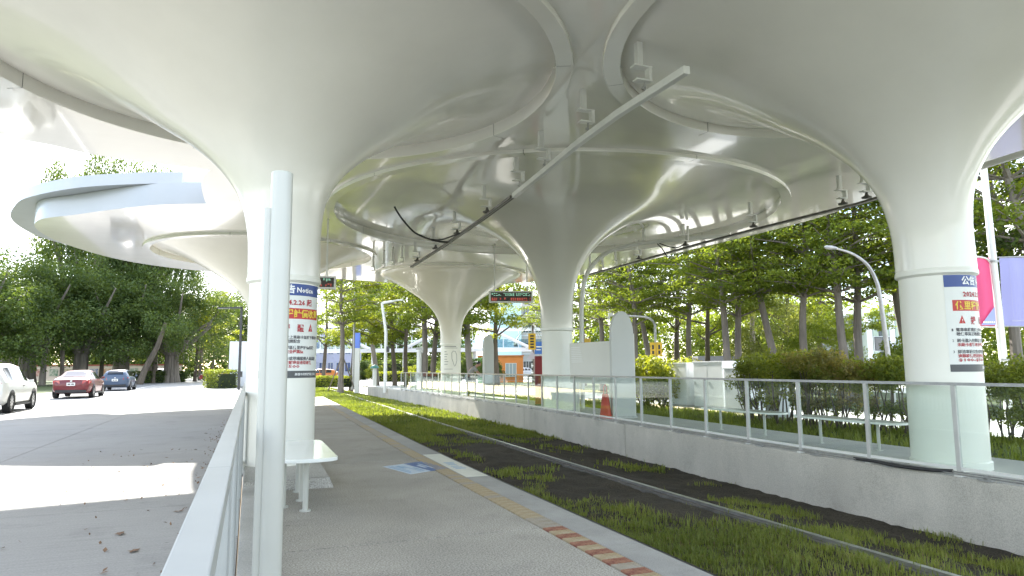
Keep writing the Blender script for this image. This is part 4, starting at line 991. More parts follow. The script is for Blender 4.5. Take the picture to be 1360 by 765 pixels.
def car(kind, label, loc, rz, pm, plate=True):
    L, _, wr_, K, rw, sw, ww = KINDS[kind]; t = thing('parked_car', label, 'car', loc, rz)
    T = np.array([k[0] for k in K]); cols = np.array([k[1:] for k in K])
    def st(u): return [float(np.interp(u, T, cols[:,j])) for j in range(5)]
    def sec(u):
        be, tp, w, wr, zb = st(u); tp = max(tp, be+.01)
        f = min(1, max(0,(tp-be)/.25)); wtop = w*.93*(1-f)+wr*f
        return [(0,zb),(w*.84,zb),(w*.97,zb+.10),(w,zb+.42*(be-zb)),(w*.99,be-.07),(w*.955,be),(w*.955+(wtop-w*.955)*.5,be+(tp-be)*.48),(wtop,be+(tp-be)*.88),(wtop*.78,tp-.006),(0,tp+.008)]
    us = np.unique(np.concatenate([np.linspace(0,1,46), T])); b = MB(); n = 18; vs = []
    for u in us:
        h = sec(u); y = (u-.5)*L; ring = [(x,y,z) for x,z in h]+[(-x,y,z) for x,z in h[-2:0:-1]]; vs += ring
    m = len(us); fs = [(i*n+k,i*n+(k+1)%n,(i+1)*n+(k+1)%n,(i+1)*n+k) for i in range(m-1) for k in range(n)]+[tuple(range(n)),tuple((m-1)*n+k for k in range(n))]
    b.add(vs, fs); body = b.build('body', pm, t, smooth=True)
    for s in (1,-1):               # side windows with pillars between them
        cuts = [sw[0], sw[0]+(sw[1]-sw[0])*.30, sw[0]+(sw[1]-sw[0])*.62, sw[1]]
        for a,c in zip(cuts[:-1], cuts[1:]):
            q = MB(); uu = np.linspace(a+.008, c-.008, 7); v = []
            for u in uu:
                h = sec(u); p5, p6, p7 = [np.array(h[j]) for j in (5,6,7)]
                for e in (.10,.55,.92):
                    pp = p5+(p6-p5)*e*2 if e < .5 else p6+(p7-p6)*(e-.5)*2
                    v.append((s*(pp[0]+.010), (u-.5)*L, pp[1]+.004))
            q.add(v, [(i*3+k,i*3+k+1,(i+1)*3+k+1,(i+1)*3+k) for i in range(6) for k in range(2)]); q.build('side_window', CARGLASS, t, smooth=True)
    for nm,(a,c) in (('rear_window',rw),('windscreen',ww)):
        q = MB(); uu = np.linspace(a, c, 6); v = []
        for u in uu:
            h = sec(u); w = h[8][0]; 
            for e in (-.98,-.5,0,.5,.98): v.append((w*e, (u-.5)*L+(-.012 if nm == 'rear_window' else .012), h[9][1]-.012*abs(e)+.008))
        q.add(v, [(i*5+k,i*5+k+1,(i+1)*5+k+1,(i+1)*5+k) for i in range(5) for k in range(4)]); q.build(nm, CARGLASS, t, smooth=True)
    R = .335 if kind != 'suv' else .365; w = .91 if kind != 'suv' else .925
    first = None
    for s in (1,-1):
        for u in (.195,.795):
            y = (u-.5)*L
            ar = MB(); pts = [(s*(w-.03), y+math.cos(a)*(R+.055), R+math.sin(a)*(R+.055)) for a in np.linspace(-.35,PI+.35,15)]
            ar.add(pts+[(s*(w+.004), p[1], p[2]) for p in pts], [tuple(range(15,30))]+[(i,i+1,16+i,15+i) for i in range(14)]); ar.build('wheel_arch', BLK, t)
            tw = MB(); prof = [(R*.62,.0),(R*.66,.03),(R*.93,.035),(R,.0),(R,-.19),(R*.6,-.2)]
            tw.add([(s*(w-.012+z), y+r_*math.cos(k*PI/12), R+r_*math.sin(k*PI/12)) for r_,z in prof for k in range(24)], [(i*24+k,i*24+(k+1)%24,(i+1)*24+(k+1)%24,(i+1)*24+k) for i in range(5) for k in range(24)])
            wh = tw.build('wheel', TYRE, t, smooth=True)
            rm = MB(); x0 = s*(w+.004)
            for k in range(10):
                a = k*PI/5; d = .10 if k%2 else .08
                rm.add([(x0+s*.004,y+.05*math.cos(a-.5),R+.05*math.sin(a-.5)),(x0,y+R*.61*math.cos(a-d),R+R*.61*math.sin(a-d)),(x0,y+R*.61*math.cos(a+d),R+R*.61*math.sin(a+d)),(x0+s*.004,y+.05*math.cos(a+.5),R+.05*math.sin(a+.5))], [(0,1,2,3)])
            rm.add([(x0,y+R*q*math.cos(k*PI/12),R+R*q*math.sin(k*PI/12)) for q in (.57,.64) for k in range(24)], [(k,(k+1)%24,24+(k+1)%24,24+k) for k in range(24)])
            rm.build('rim', RIM, wh)
            MB().add([(x0-s*.03,y+R*.6*math.cos(k*PI/12),R+R*.6*math.sin(k*PI/12)) for k in range(24)], [tuple(range(24))]).build('brake_shadow', BLK, wh)
    be = st(.02)[0]
    for s in (1,-1):
        MB().add([(s*q[0],q[1],q[2]) for q in ((.50,-L/2-.012,be-.20),(.80,-L/2+.06,be-.20),(.82,-L/2+.06,be-.03),(.52,-L/2+.0,be-.03),(.885,-L/2+.28,be-.15),(.87,-L/2+.28,be-.04))], [(0,1,2,3),(1,4,5,2)]).build('tail_light', LAMP, t)
        MB().add([(s*q[0],q[1],q[2]) for q in ((.50,L/2-.02,.66),(.80,L/2-.19,.68),(.84,L/2-.26,.76),(.55,L/2-.10,.75))], [(0,1,2,3)]).build('headlight', HEAD, t)
        y = (sw[1]-.5)*L-.12; MB().hexa([(s*.93,y-.06,.98),(s*1.09,y-.05,.99),(s*1.08,y+.05,.99),(s*.93,y+.06,.98)], [(s*.94,y-.06,1.10),(s*1.08,y-.05,1.12),(s*1.07,y+.04,1.12),(s*.94,y+.05,1.10)]).build('door_mirror', pm, t, bevel=.01)
        MB().box(s*.935-.006,s*.935+.006,-.16,.02,be-.18,be-.15).build('door_handle', BLK, t)
        MB().box(s*.9-.03,s*.9+.03,-L*.2,L*.2,.22,.29).build('sill_trim', BLK, t)
    MB().box(-.70,.70,-L/2-.012,-L/2+.12,.30,.44).build('rear_bumper_trim', BLK, t)
    if plate:
        MB().box(-.19,.19,-L/2-.03,-L/2+.08,be-.30,be-.14).build('number_plate', PLATE, t)
        MB().box(-.14,-.02,-L/2-.0325,-L/2-.0295,be-.25,be-.19).box(.02,.14,-L/2-.0325,-L/2-.0295,be-.25,be-.19).build('plate_marks', BLK, t)
    MB().tube([(0,-L/2-.012,be-.06),(0,-L/2+.03,be-.06)], .05, 12).build('badge', RIM, t)
    return t
car('suv', 'white SUV at the left edge seen from behind', (-8.62,30.05,0), .017, paint('paint_white', (.74,.74,.72)))
car('sedan', 'dark red sedan parked ahead of the white car', (-8.72,44.2,0), .017, paint('paint_red', (.13,.006,.012)))
car('hatch', 'blue grey hatchback parked ahead of the red sedan', (-9.02,58.5,0), .017, paint('paint_blue', (.045,.075,.13)))
x,y = spot(201,92); car('suv', 'white car seen side on behind the clipped hedge', (x,y,0), 1.4, MATS['paint_white'])
x,y = spot(292,90); car('hatch', 'small red car at the far end of the left pavement', (x,y,0), 1.2, paint('paint_red2', (.36,.015,.03)))
x,y = spot(694,112); car('sedan', 'pale car beside the orange kiosk under the yellow sign', (x,y,-.05), 1.5, paint('paint_silver', (.45,.48,.52)))
x,y = spot(425,85); car('hatch', 'orange taxi glimpsed beside the near column at the far street', (x,y,-.05), 1.3, paint('paint_orange', (.52,.16,.02)))

# ------------------------------------------------------------------ buildings
def block(name, label, pxa, pxb, d, depth, z1, m, z0=-.5):
    a = np.array(spot(pxa,d)); b = np.array(spot(pxb,d)); u = (b-a)/np.linalg.norm(b-a); v = np.array([-u[1],u[0]])
    t = thing(name, label, 'building', (a[0],a[1],z0), math.atan2(u[1],u[0])); W_ = np.linalg.norm(b-a)
    MB().box(0,W_,0,depth,0,z1-z0).build('wall', m, t); return t, W_, z1-z0
def window(t, x, z, w, h, frame, glass, bars=1):
    f = MB().box(x-w/2-.06,x-w/2,-.07,.02,z-.06,z+h+.06).box(x+w/2,x+w/2+.06,-.07,.02,z-.06,z+h+.06).box(x-w/2,x+w/2,-.07,.02,z-.06,z).box(x-w/2,x+w/2,-.07,.02,z+h,z+h+.06)
    for k in range(bars): q = x-w/2+w*(k+1)/(bars+1); f.box(q-.03,q+.03,-.06,.02,z,z+h)
    fo = f.build('window', frame, t); MB().box(x-w/2,x+w/2,-.03,-.004,z,z+h).build('pane', glass, fo)
BGL = mat('window_glass', (.04,.05,.06), .08, spec=.8, noise=(.4,.3)); FRM = mat('window_frame', (.55,.56,.56), .5); 
t,W_,H_ = block('apartment_tower', 'tall grey apartment tower glimpsed between far trees', 468, 526, 215, 14, 62, concrete('tower_wall', (.33,.32,.32), .08, 8, .05, .1))
for fl in range(19):
    for k in range(4):
        xx = W_*(k+.5)/4; window(t, xx, 1.5+fl*3.2, W_/4*.55, 1.6, FRM, BGL)
    if fl % 1 == 0: MB().box(W_*.36,W_*.64,-1.1,-.001,.6+fl*3.2,1.5+fl*3.2).build('balcony', mat('balcony_grey', (.42,.41,.40), .8, noise=(1,.1)), t)
t,W_,H_ = block('turquoise_building', 'pale turquoise slab building behind the forked tree', 650, 692, 128, 9, 13.5, concrete('turquoise_wall', (.42,.60,.62), .06, 10, .05, .2))
for fl in range(3): MB().box(.05,W_-.05,-.02,-.001,3.2+fl*3.4,3.27+fl*3.4).build('joint_band', mat('turq_dark', (.30,.47,.50), .7), t)
for fl in range(3): window(t, W_*.82, 2.4+fl*3.4, .7, 1.4, FRM, BGL, bars=0)
t,W_,H_ = block('beige_building', 'beige building with dark windows right of the turquoise slab', 692.5, 760, 132, 9, 15, concrete('beige_wall', (.46,.43,.39), .08, 10, .05, .2))
for fl in range(4):
    for k in range(4): window(t, W_*(k+.42)/4, 1.6+fl*3.5, 1.5, 1.5, FRM, BGL, bars=2)
    MB().box(0,W_,-.12,-.001,.9+fl*3.5,1.1+fl*3.5).build('string_course', FRM, t)
t,W_,H_ = block('orange_kiosk', 'low orange kiosk with a white framed window on the far plaza', 634, 694, 82, 4, 2.75, mat('orange_wall', (.62,.22,.055), .7, noise=(1,.06)))
MB().box(-.1,W_+.1,-.15,4.1,H_,H_+.14).build('roof_slab', mat('orange_roof', (.48,.18,.06), .7, noise=(1,.1)), t); window(t, W_*.73, .9, 1.2, 1.5, WHITE, mat('pale_glass', (.30,.36,.38), .2), bars=2); MB().box(0,.55,-.03,-.001,.1,H_-.1).build('green_panel', mat('green_panel', (.16,.36,.12), .6, noise=(2,.15)), t)
t,W_,H_ = block('lavender_building', 'pale lavender building behind the short departure display', 400, 468, 150, 9, 10.5, concrete('lavender_wall', (.42,.42,.55), .06, 10, .05, .2))
for fl in range(2):
    for k in range(6): window(t, W_*(k+.5)/6, 1.4+fl*3.8, 1.1, 1.9, FRM, mat('blue_glass', (.06,.09,.22), .1, spec=.7))
t,W_,H_ = block('striped_building', 'small building with white and green grey vertical stripes at right', 1150, 1197, 62, 6, 6.5, mat('stripe_base', (.30,.36,.33), .6, noise=(1,.08)))
SW = mat('stripe_white', (.66,.70,.74), .5, noise=(1,.04)); SG = mat('stripe_green', (.33,.42,.36), .5, noise=(1,.05)); SD = mat('stripe_dark', (.06,.075,.085), .5, noise=(1,.1))
for x0,x1,m in ((0,.45,SW),(.5,1.0,SG),(1.05,1.3,SD),(1.35,1.95,SG),(2.0,2.5,SW),(2.55,W_-.02,SG)): MB().box(x0,x1,-.12,-.001,.0,H_).build('vertical_panel', m, t)
MB().box(-.05,2.55,-.2,-.121,H_-.25,H_).build('top_trim', SW, t); MB().box(.5,2.0,-.16,-.121,3.1,4.45).build('window_box', SW, t)
f = MB().box(.56,1.94,-.19,-.161,3.15,4.4).build('window', SD, t); MB().box(.62,1.22,-.2,-.191,3.22,4.32).box(1.3,1.9,-.2,-.191,3.22,4.32).build('pane', BGL, f); MB().box(.6,1.6,-.3,-.121,1.6,2.3).build('sign_board', SW, t)
t,W_,H_ = block('dark_building', 'dark annex wall left of the striped building', 1128, 1149.5, 63.5, 6, 6.0, SD)
for k in range(5): MB().box(.05+k*.3,.12+k*.3,-.06,-.001,0,H_).build('fin', mat('fin_grey', (.11,.13,.15), .5), t)
t,W_,H_ = block('glazed_pavilion', 'low glazed building behind the tree trunks by the cabinets', 925, 1010, 75, 6, 2.5, mat('pavilion_wall', (.10,.105,.105), .7, noise=(1,.1)))
for k in range(7): window(t, W_*(k+.5)/7, .6, .8, 1.7, FRM, BGL, bars=0)
MB().box(W_*.72,W_*.9,-.2,-.08,1.6,2.4).build('shop_sign', mat('sign_green', (.05,.32,.24), .5), t)
# school-like wall with pictures behind the left trees
a = np.array(spot(-40,112)); b2 = np.array(spot(242,112)); u = (b2-a)/np.linalg.norm(b2-a); L = np.linalg.norm(b2-a)
t = thing('mural_wall', 'long pale pink wall hung with coloured pictures behind the left trees', 'wall', (a[0],a[1],-.1), math.atan2(u[1],u[0]))
MB().box(0,L,0,.3,0,2.35).build('wall', mat('wall_pink', (.50,.42,.36), .8, noise=(.6,.06)), t); MB().box(-.1,L+.1,-.1,.4,2.351,2.55).build('coping', mat('coping_red', (.28,.07,.05), .7, noise=(1,.1)), t)
PC = [(.06,.20,.10),(.45,.06,.04),(.55,.20,.03),(.05,.10,.32),(.08,.22,.14),(.40,.30,.10)]
for k in range(16):
    x0 = L*(k+.2)/16; c = PC[(k*5)%6]; MB().box(x0,x0+1.35,-.05,-.001,.75,1.9).build('picture_panel', mat('mural_%d' % ((k*5)%6), c, .6, noise=(2.5,.4,(.5,.45,.38))), t)
t = thing('white_hoarding', 'white ribbed hoarding panel wall behind the dark lamp post', 'hoarding', (*spot(305.5,57),0), math.radians(-10))
for k in range(9): MB().box(k*.32,k*.32+.305,0,.06,.05,3.75).build('panel', mat('hoarding_white', (.66,.68,.72), .5, noise=(.7,.05)), t)
MB().box(-.02,2.9,.061,.12,.0,.3).build('base_rail', STEEL, t)
t = thing('low_dark_fence', 'dark low railing fence behind the banner pole', 'fence', (*spot(1298,40),-.3), math.radians(-26))
for k in range(40): MB().box(k*.2,k*.2+.05,-.02,.02,.1,1.5).build('bar', DARK, t)
MB().box(-.05,8.1,-.03,.03,1.501,1.58).build('top_bar', DARK, t); MB().box(-.05,8.1,-.03,.03,.02,.099).build('bottom_bar', DARK, t)
# hill on the skyline
b = MB(); vs = []; n = 26
for k in range(n):
    a_ = math.radians(-58+k*1.5); d = 1500; hgt = 1+ (255*math.exp(-((k-6)/7.5)**2)+70*math.exp(-((k-17)/5)**2))*(.85+.15*math.sin(k*1.7)); 
    vs += [(math.sin(a_)*d, math.cos(a_)*d, -5), (math.sin(a_)*d*1.15, math.cos(a_)*d*1.15, hgt), (math.sin(a_)*d*1.5, math.cos(a_)*d*1.5, -5)]
b.add(vs, [(k*3,k*3+3,k*3+4,k*3+1) for k in range(n-1)]+[(k*3+1,k*3+4,k*3+5,k*3+2) for k in range(n-1)])
struct(b.build('hills', mat('far_hill', (.16,.20,.26), .9, noise=(.01,.25)), smooth=True))

# ------------------------------------------------------------------ footbridge
a = np.array(spot(405,98)); b2 = np.array(spot(850,98)); u = (b2-a)/np.linalg.norm(b2-a); L = np.linalg.norm(b2-a)
t = thing('footbridge', 'white footbridge with glass sides and slanted struts across the far plaza', 'footbridge', (a[0],a[1],0), math.atan2(u[1],u[0]))
BW = mat('bridge_white', (.68,.70,.74), .4, noise=(.5,.04))
MB().box(0,L,0,2.6,3.75,4.25).build('deck', BW, t); MB().box(0,L,-.1,2.7,6.75,7.05).build('roof', BW, t)
np_ = 22
for k in range(np_):
    x0 = L*k/np_; MB().box(x0+.06,x0+L/np_-.06,.04,.07,4.3,5.45).build('side_pane', glassmat('bridge_glass', (.62,.72,.80), .1), t)
    MB().box(x0-.05,x0+.05,.0,.12,4.251,6.749).build('post', BW, t)
for x0,z0,x1,z1 in ((0,8.2,9.3,4.2),(14.2,4.2,20,7.2),(26,7,32,4.2)):
    MB().tube([(x0,-.3,z0),(x1,-.3,z1)], .22, 8).build('strut', BW, t)
for x0 in (9.5,14,24,36): MB().tube([(x0,1.3,-.5),(x0,1.3,3.74)], .3, 12).build('pier', BW, t)

# ------------------------------------------------------------------ poles, lamps, signs
def polething(name, label, cat, px, d, z0): x,y = spot(px,d); return thing(name, label, cat, (x,y,z0), -.36)
t = polething('street_lamp', 'dark slim street lamp with a flat arm at the end of the left pavement', 'street lamp', 319.5, 50, 0)
MB().box(-.07,.07,-.07,.07,0,5.95).build('pole', DARK, t); MB().hexa([(-1.75,-.07,5.86),(.07,-.07,5.84),(.07,.07,5.84),(-1.75,.07,5.86)], [(-1.75,-.07,5.95),(.07,-.07,5.97),(.07,.07,5.97),(-1.75,.07,5.95)]).build('arm', DARK, t); MB().box(-1.7,-.95,-.06,.06,5.835,5.86).build('lamp_head', STEEL, t); MB().box(-.09,.2,-.09,.09,.9,1.3).build('control_box', DARK, t)
t = polething('street_lamp', 'white bent lamp post on the far plaza', 'street lamp', 512, 50, -.3)
MB().tube([(0,0,0),(.02,0,4.35),(-.30,0,6.45)], [.13,.115,.10], 10).tube([(-.30,0,6.45),(1.25,-.1,6.72)], [.10,.06], 10).build('pole', WHITE, t); MB().box(.55,1.3,-.2,.05,6.6,6.66).build('lamp_head', PALE, t); MB().box(.1,.28,-.15,.05,2.9,3.3).build('speaker_box', DARK, t)
t = polething('street_lamp', 'tall grey curved street lamp in front of the right trees', 'street lamp', 1180, 26, -.3)
AX = [(0,0,0),(-.12,0,2.3),(-.26,0,4.3),(-.38,0,4.95),(-.66,0,5.5),(-1.15,0,5.9),(-1.75,0,6.12)]
ca = catmull(AX, 5); MB().tube(ca, list(np.linspace(.10,.04,len(ca))), 10).build('pole', STEEL, t, smooth=True)
h = MB().lathe([(.001,-.3),(.07,-.25),(.11,0),(.09,.25),(.02,.36)], 12).build('lamp_head', STEEL, t, smooth=True)
h.rotation_euler = (0,math.radians(-83),0); h.location = (-1.98,0,6.16); h.scale = (.8,.8,.8)
t = polething('totem', 'white post sign with a blue top on the far plaza', 'totem', 475, 50, -.3)
MB().box(-.17,.17,-.12,.12,0,3.2).build('white_base', PALE, t); MB().box(-.172,.172,-.122,.122,3.201,4.3).build('blue_top', mat('totem_blue', (.10,.18,.52), .5, noise=(2,.1)), t)
t = polething('tall_pole', 'thin grey pole beside the blue topped post', 'pole', 470, 58, -.3); MB().tube([(0,0,0),(0,0,9.5)], [.11,.08], 8).build('pole', STEEL, t); MB().tube([(0,0,0),(0,0,.25)], .2, 8).build('foot', STEEL, t)
t = polething('white_pillar', 'thick white pillar with a small camera left of the far column', 'pillar', 557, 52, -.3); MB().tube([(0,0,0),(0,0,3.1)], .21, 14).build('pillar', WHITE, t, smooth=True); MB().box(-.25,.3,-.06,.06,3.1,3.28).box(.15,.3,-.15,.1,2.85,3.1).build('camera_head', STEEL, t)
t = polething('white_bollard', 'short white post with a green cap below the bent lamp', 'bollard', 498, 62, -.3); MB().tube([(0,0,0),(0,0,1.75)], .18, 12).build('post', WHITE, t); MB().lathe([(.001,2.1),(.3,1.95),(.42,1.76),(.001,1.755)], 14).build('cap', mat('cap_green', (.08,.25,.22), .5), t)
YS = mat('sign_yellow', (.62,.38,.02), .5, noise=(3,.08))
t = polething('road_sign', 'tall yellow sign board above a triangle sign and striped pole', 'sign', 706, 60, -.3)
MB().tube([(0,0,0),(0,0,4.9)], .05, 8).build('pole', STEEL, t); MB().box(-.32,.32,-.08,-.05,3.25,4.65).build('yellow_board', YS, t)
for k in range(5): MB().box(-.16,.16,-.086,-.081,3.4+k*.24,3.55+k*.24).build('board_mark', BLK, t)
MB().add([(-.42,-.09,2.45),(.42,-.09,2.45),(0,-.09,3.15),(-.42,-.06,2.45),(.42,-.06,2.45),(0,-.06,3.15)], [(0,1,2),(5,4,3),(0,3,4,1),(1,4,5,2),(2,5,3,0)]).build('triangle_sign', mat('sign_grey', (.45,.40,.45), .5), t)
for k in range(6): MB().tube([(0,0,.6+k*.3),(0,0,.75+k*.3)], .085, 8).build('stripe_band', BLK if k%2 else PWHT, t)
t = polething('blue_sign', 'blue rectangular sign by the yellow board beside the middle column', 'sign', 716, 62, -.3); MB().box(-.45,.45,-.05,-.02,2.9,4.0).build('board', mat('sign_blue', (.05,.16,.52), .5, noise=(2,.1)), t); MB().tube([(0,0,0),(0,0,4.0)], .05, 8).build('pole', STEEL, t); MB().box(-.3,.3,-.056,-.051,3.5,3.6).box(-.3,.1,-.056,-.051,3.25,3.33).build('board_mark', PWHT, t)
t = polething('camera_pole', 'grey pole with a long camera arm and a yellow double sign', 'camera pole', 869.5, 36, -.4)
ca = catmull([(0,0,0),(0,0,3.4),(-.02,0,4.0),(-.3,0,4.32),(-.9,0,4.42),(-2.28,0,4.48)], 5); MB().tube(ca, list(np.linspace(.075,.045,len(ca))), 8).build('pole', STEEL, t, smooth=True)
MB().box(-2.42,-2.2,-.09,.09,4.44,4.62).tube([(-2.4,0,4.42),(-2.4,-.05,4.3)], .07, 8).build('camera', PALE, t)
for s in (-1,1): MB().box(.16*s-.145,.16*s+.145,-.12,-.09,2.35,3.05).build('yellow_board', YS, t); MB().box(.16*s-.05,.16*s+.05,-.126,-.121,2.45,2.62).box(.16*s-.05,.16*s+.05,-.126,-.121,2.7,2.92).build('board_mark', BLK, t)
# banner pole
t = polething('banner_pole', 'white banner pole standing right of the large right column', 'pole', 1329, 20.5, -.35)
MB().tube([(0,0,0),(-.11,0,8.6)], [.115,.09], 14).build('pole', WHITE, t, smooth=True); MB().tube([(0,0,1.85),(0,0,1.9)], .13, 14).tube([(-.05,0,4.78),(-.05,0,4.84)], .13, 14).build('pole_band', STEEL, t)
ca = catmull([(-.06,-.0,4.5),(-.2,0,4.85),(-.45,0,4.95),(-.8,0,4.95)], 5); MB().tube(ca, .03, 8).build('arm', WHITE, t); MB().tube([(.05,0,4.93),(1.15,0,4.95)], .022, 8).build('arm', STEEL, t); MB().tube([(.03,0,2.86),(1.15,0,2.84)], .022, 8).build('arm', STEEL, t); MB().tube([(-.8,0,2.86),(-.05,0,2.84)], .022, 8).build('arm', WHITE, t)
bx, by = t.location[0], t.location[1]; rzb = math.radians(-22)
t.rotation_euler = (0,0,rzb)
def cloth(name, label, x0, x1, z0, z1, m, seed):
    q = thing(name, label, 'banner', (bx,by,-.35), rzb); b = MB(); nx_, nz_ = 14, 12; vs = []
    for j in range(nz_+1):
        for i in range(nx_+1):
            uu, vv = i/nx_, j/nz_; vs.append((x0+(x1-x0)*uu, .03*math.sin(uu*9+seed)*(1-vv*.6)+.02*math.sin(vv*5+uu*3), z0+(z1-z0)*vv))
    nV = len(vs); vs += [(x,y+.004,z) for x,y,z in vs]
    fs = [(j*(nx_+1)+i,j*(nx_+1)+i+1,(j+1)*(nx_+1)+i+1,(j+1)*(nx_+1)+i) for j in range(nz_) for i in range(nx_)]; fs += [tuple(nV+k for k in f[::-1]) for f in fs]
    b.add(vs, fs).build('cloth', m, q, smooth=True); return q
def clothmat(name, c, c2):
    m = leafmat(name, c, c2, .45, (1.1,1.1,1.1)); return m
q = cloth('banner', 'pink banner hanging left of the banner pole', -.80,-.16, 2.88, 4.93, clothmat('banner_pink', (.55,.13,.27), (.60,.16,.30)), 0)
MB().add([(-.62,-.06,2.9),(-.18,-.06,2.9),(-.18,-.06,3.45),(-.62,-.058,2.9),(-.18,-.058,2.9),(-.18,-.058,3.45)], [(0,1,2),(5,4,3)]).build('corner_print', mat('banner_blue_print', (.30,.34,.60), .6), q)
for k in range(6): MB().box(-.55+.06*k,-.515+.06*k,-.066,-.062,2.96,3.01).build('print_mark', PWHT, q)
q = cloth('banner', 'pale lavender banner hanging right of the banner pole', .12,1.12, 2.86, 4.92, clothmat('banner_lavender', (.33,.34,.53), (.37,.38,.57)), 2)
for k in range(5): MB().box(.36+.1*k,.366+.1*k,-.05,-.046,3.0,4.8-.15*k).build('print_line', mat('banner_line', (.40,.40,.55), .6), q)
MB().box(.3,.9,-.05,-.046,3.0,3.04).build('print_line', MATS['banner_line'], q)

# ------------------------------------------------------------------ cabinets and things on the right platform
CABW = mat('cabinet_white', (.72,.74,.745), .45, noise=(1.2,.05)); CABD = mat('cabinet_seam', (.30,.31,.32), .6)
def cabinet(label, x0, x1, y0, y1, z0, z1, group=None, doors=2, m=CABW):
    t = thing('utility_cabinet', label, 'cabinet', ((x0+x1)/2,(y0+y1)/2,z0), 0, group); w,d,h = (x1-x0)/2,(y1-y0)/2,z1-z0
    MB().box(-w,w,-d,d,.1,h-.06).build('housing', m, t, bevel=.012); MB().box(-w-.03,w+.03,-d-.03,d+.03,h-.06,h).build('lid', m, t, bevel=.008); MB().box(-w-.02,w+.02,-d-.02,d+.02,0,.1).build('base', CURB, t)
    for k in range(doors):
        a = -d+2*d*k/doors; c = -d+2*d*(k+1)/doors; dd = MB().box(-w-.014,-w-.002,a+.025,c-.025,.16,h-.12).build('door', m, t); MB().box(-w-.03,-w-.0145,c-.12,c-.09,h*.5,h*.5+.14).build('handle', STEEL, dd)
    MB().box(-w*.8,w*.8,-d-.014,-d-.002,.16,h-.12).build('side_panel', m, t)
cabinet('tall white cabinet farthest left beside the yellow bushes', 17.3,18.4,24.9,26.2,-.32,1.56)
cabinet('tall white cabinet in the middle of the white cabinets', 17.3,18.5,22.5,24.4,-.32,1.6)
cabinet('shorter white cabinet standing in front of the two tall ones', 16.9,17.9,20.6,21.9,-.32,1.34, doors=1)
cabinet('narrow pale grey cabinet half behind the shrubs right of the white cabinets', 16.6,17.1,18.75,19.35,-.42,.95, doors=1, m=mat('cabinet_grey', (.42,.45,.45), .5, noise=(1,.06)))
BEI = mat('panel_beige', (.66,.65,.585), .42, noise=(.9,.03)); GRYP = mat('panel_grey', (.50,.51,.48), .42, noise=(.9,.03))
p0 = np.array((9.26,19.45)); p1 = np.array((9.62,17.3)); u = (p1-p0); L = np.linalg.norm(u); rz = math.atan2(u[1],u[0])
t = thing('beige_board', 'large blank beige board with louvre slots beside the middle column', 'board', (p0[0],p0[1],0), rz)
MB().box(0,L,0,.14,.92,2.14).build('board', BEI, t, bevel=.008)
for k in range(9): MB().box(.1,.1+.62-.02*k,-.012,-.001,1.55+.055*k,1.575+.055*k).build('louvre', mat('louvre_white', (.74,.74,.70), .4), t)
for x0 in (.25,L-.3): MB().box(x0,x0+.09,.02,.11,0,.919).build('leg', BEI, t)
MB().box(.75,1.0,.03,.08,2.141,2.26).build('yellow_plate', YS, t)
def arch(label, pa, pb, H, m, th=.13, frame=True):
    a = np.array(pa); b = np.array(pb); u = b-a; w = np.linalg.norm(u); t = thing('arch_panel', label, 'panel', (a[0],a[1],0), math.atan2(u[1],u[0])); pts = [(0,0),(w,0)]; n = 18; hh = H-w*.95
    pts += [(w/2+w/2*math.cos(PI*k/n), hh+w*.95*math.sin(PI*k/n)) for k in range(n+1)]
    bb = MB(); k = len(pts); bb.add([(x,0,z) for x,z in pts]+[(x,th,z) for x,z in pts], [tuple(range(k)),tuple(range(2*k-1,k-1,-1))]+[(i,(i+1)%k,k+(i+1)%k,k+i) for i in range(k)]); bb.build('panel', m, t, bevel=.006)
    if frame: MB().box(w-.03,w+.09,th+.002,th+.22,0,H-.62).build('side_frame', BEI, t); MB().box(-.05,w+.05,-.02,th+.02,-.0,.06).build('foot', STEEL, t)
arch('tall grey panel with a round top right of the beige board', spot(811,19.1), spot(840.5,19.3), 2.95, GRYP)
arch('far grey panel with a round top beside the bending person', spot(643,35.5), spot(655.5,36.2), 3.15, GRYP)
t = thing('red_totem', 'dark red upright cabinet left of the middle column', 'cabinet', (*spot(715,26),0), -.3)
MB().box(-.16,.16,-.12,.12,.06,1.83).build('housing', mat('totem_red', (.22,.015,.02), .45, noise=(2,.1)), t, bevel=.01); MB().box(-.17,.17,-.13,.13,0,.06).build('base', DARK, t); MB().box(-.12,.12,-.126,-.121,.2,1.7).build('door', mat('totem_red_door', (.25,.02,.025), .4), t)
# traffic cone
t = thing('traffic_cone', 'faded orange traffic cone with a loop handle behind the fence glass', 'traffic cone', (9.18,17.05,0))
CO = mat('cone_orange', (.50,.055,.03), .55, noise=(5,.1))
MB().lathe([(.175,.03),(.165,.05),(.085,.66),(.06,.67),(.001,.67)], 24).build('cone', CO, t, smooth=True); MB().prism(rrect(.38,.38,.05), 0, .03).build('base', CO, t)
MB().tube([(-.05,0,.66),(-.045,0,.86),(0,0,.92),(.045,0,.86),(.05,0,.66)], .013, 8).build('handle', CO, t)

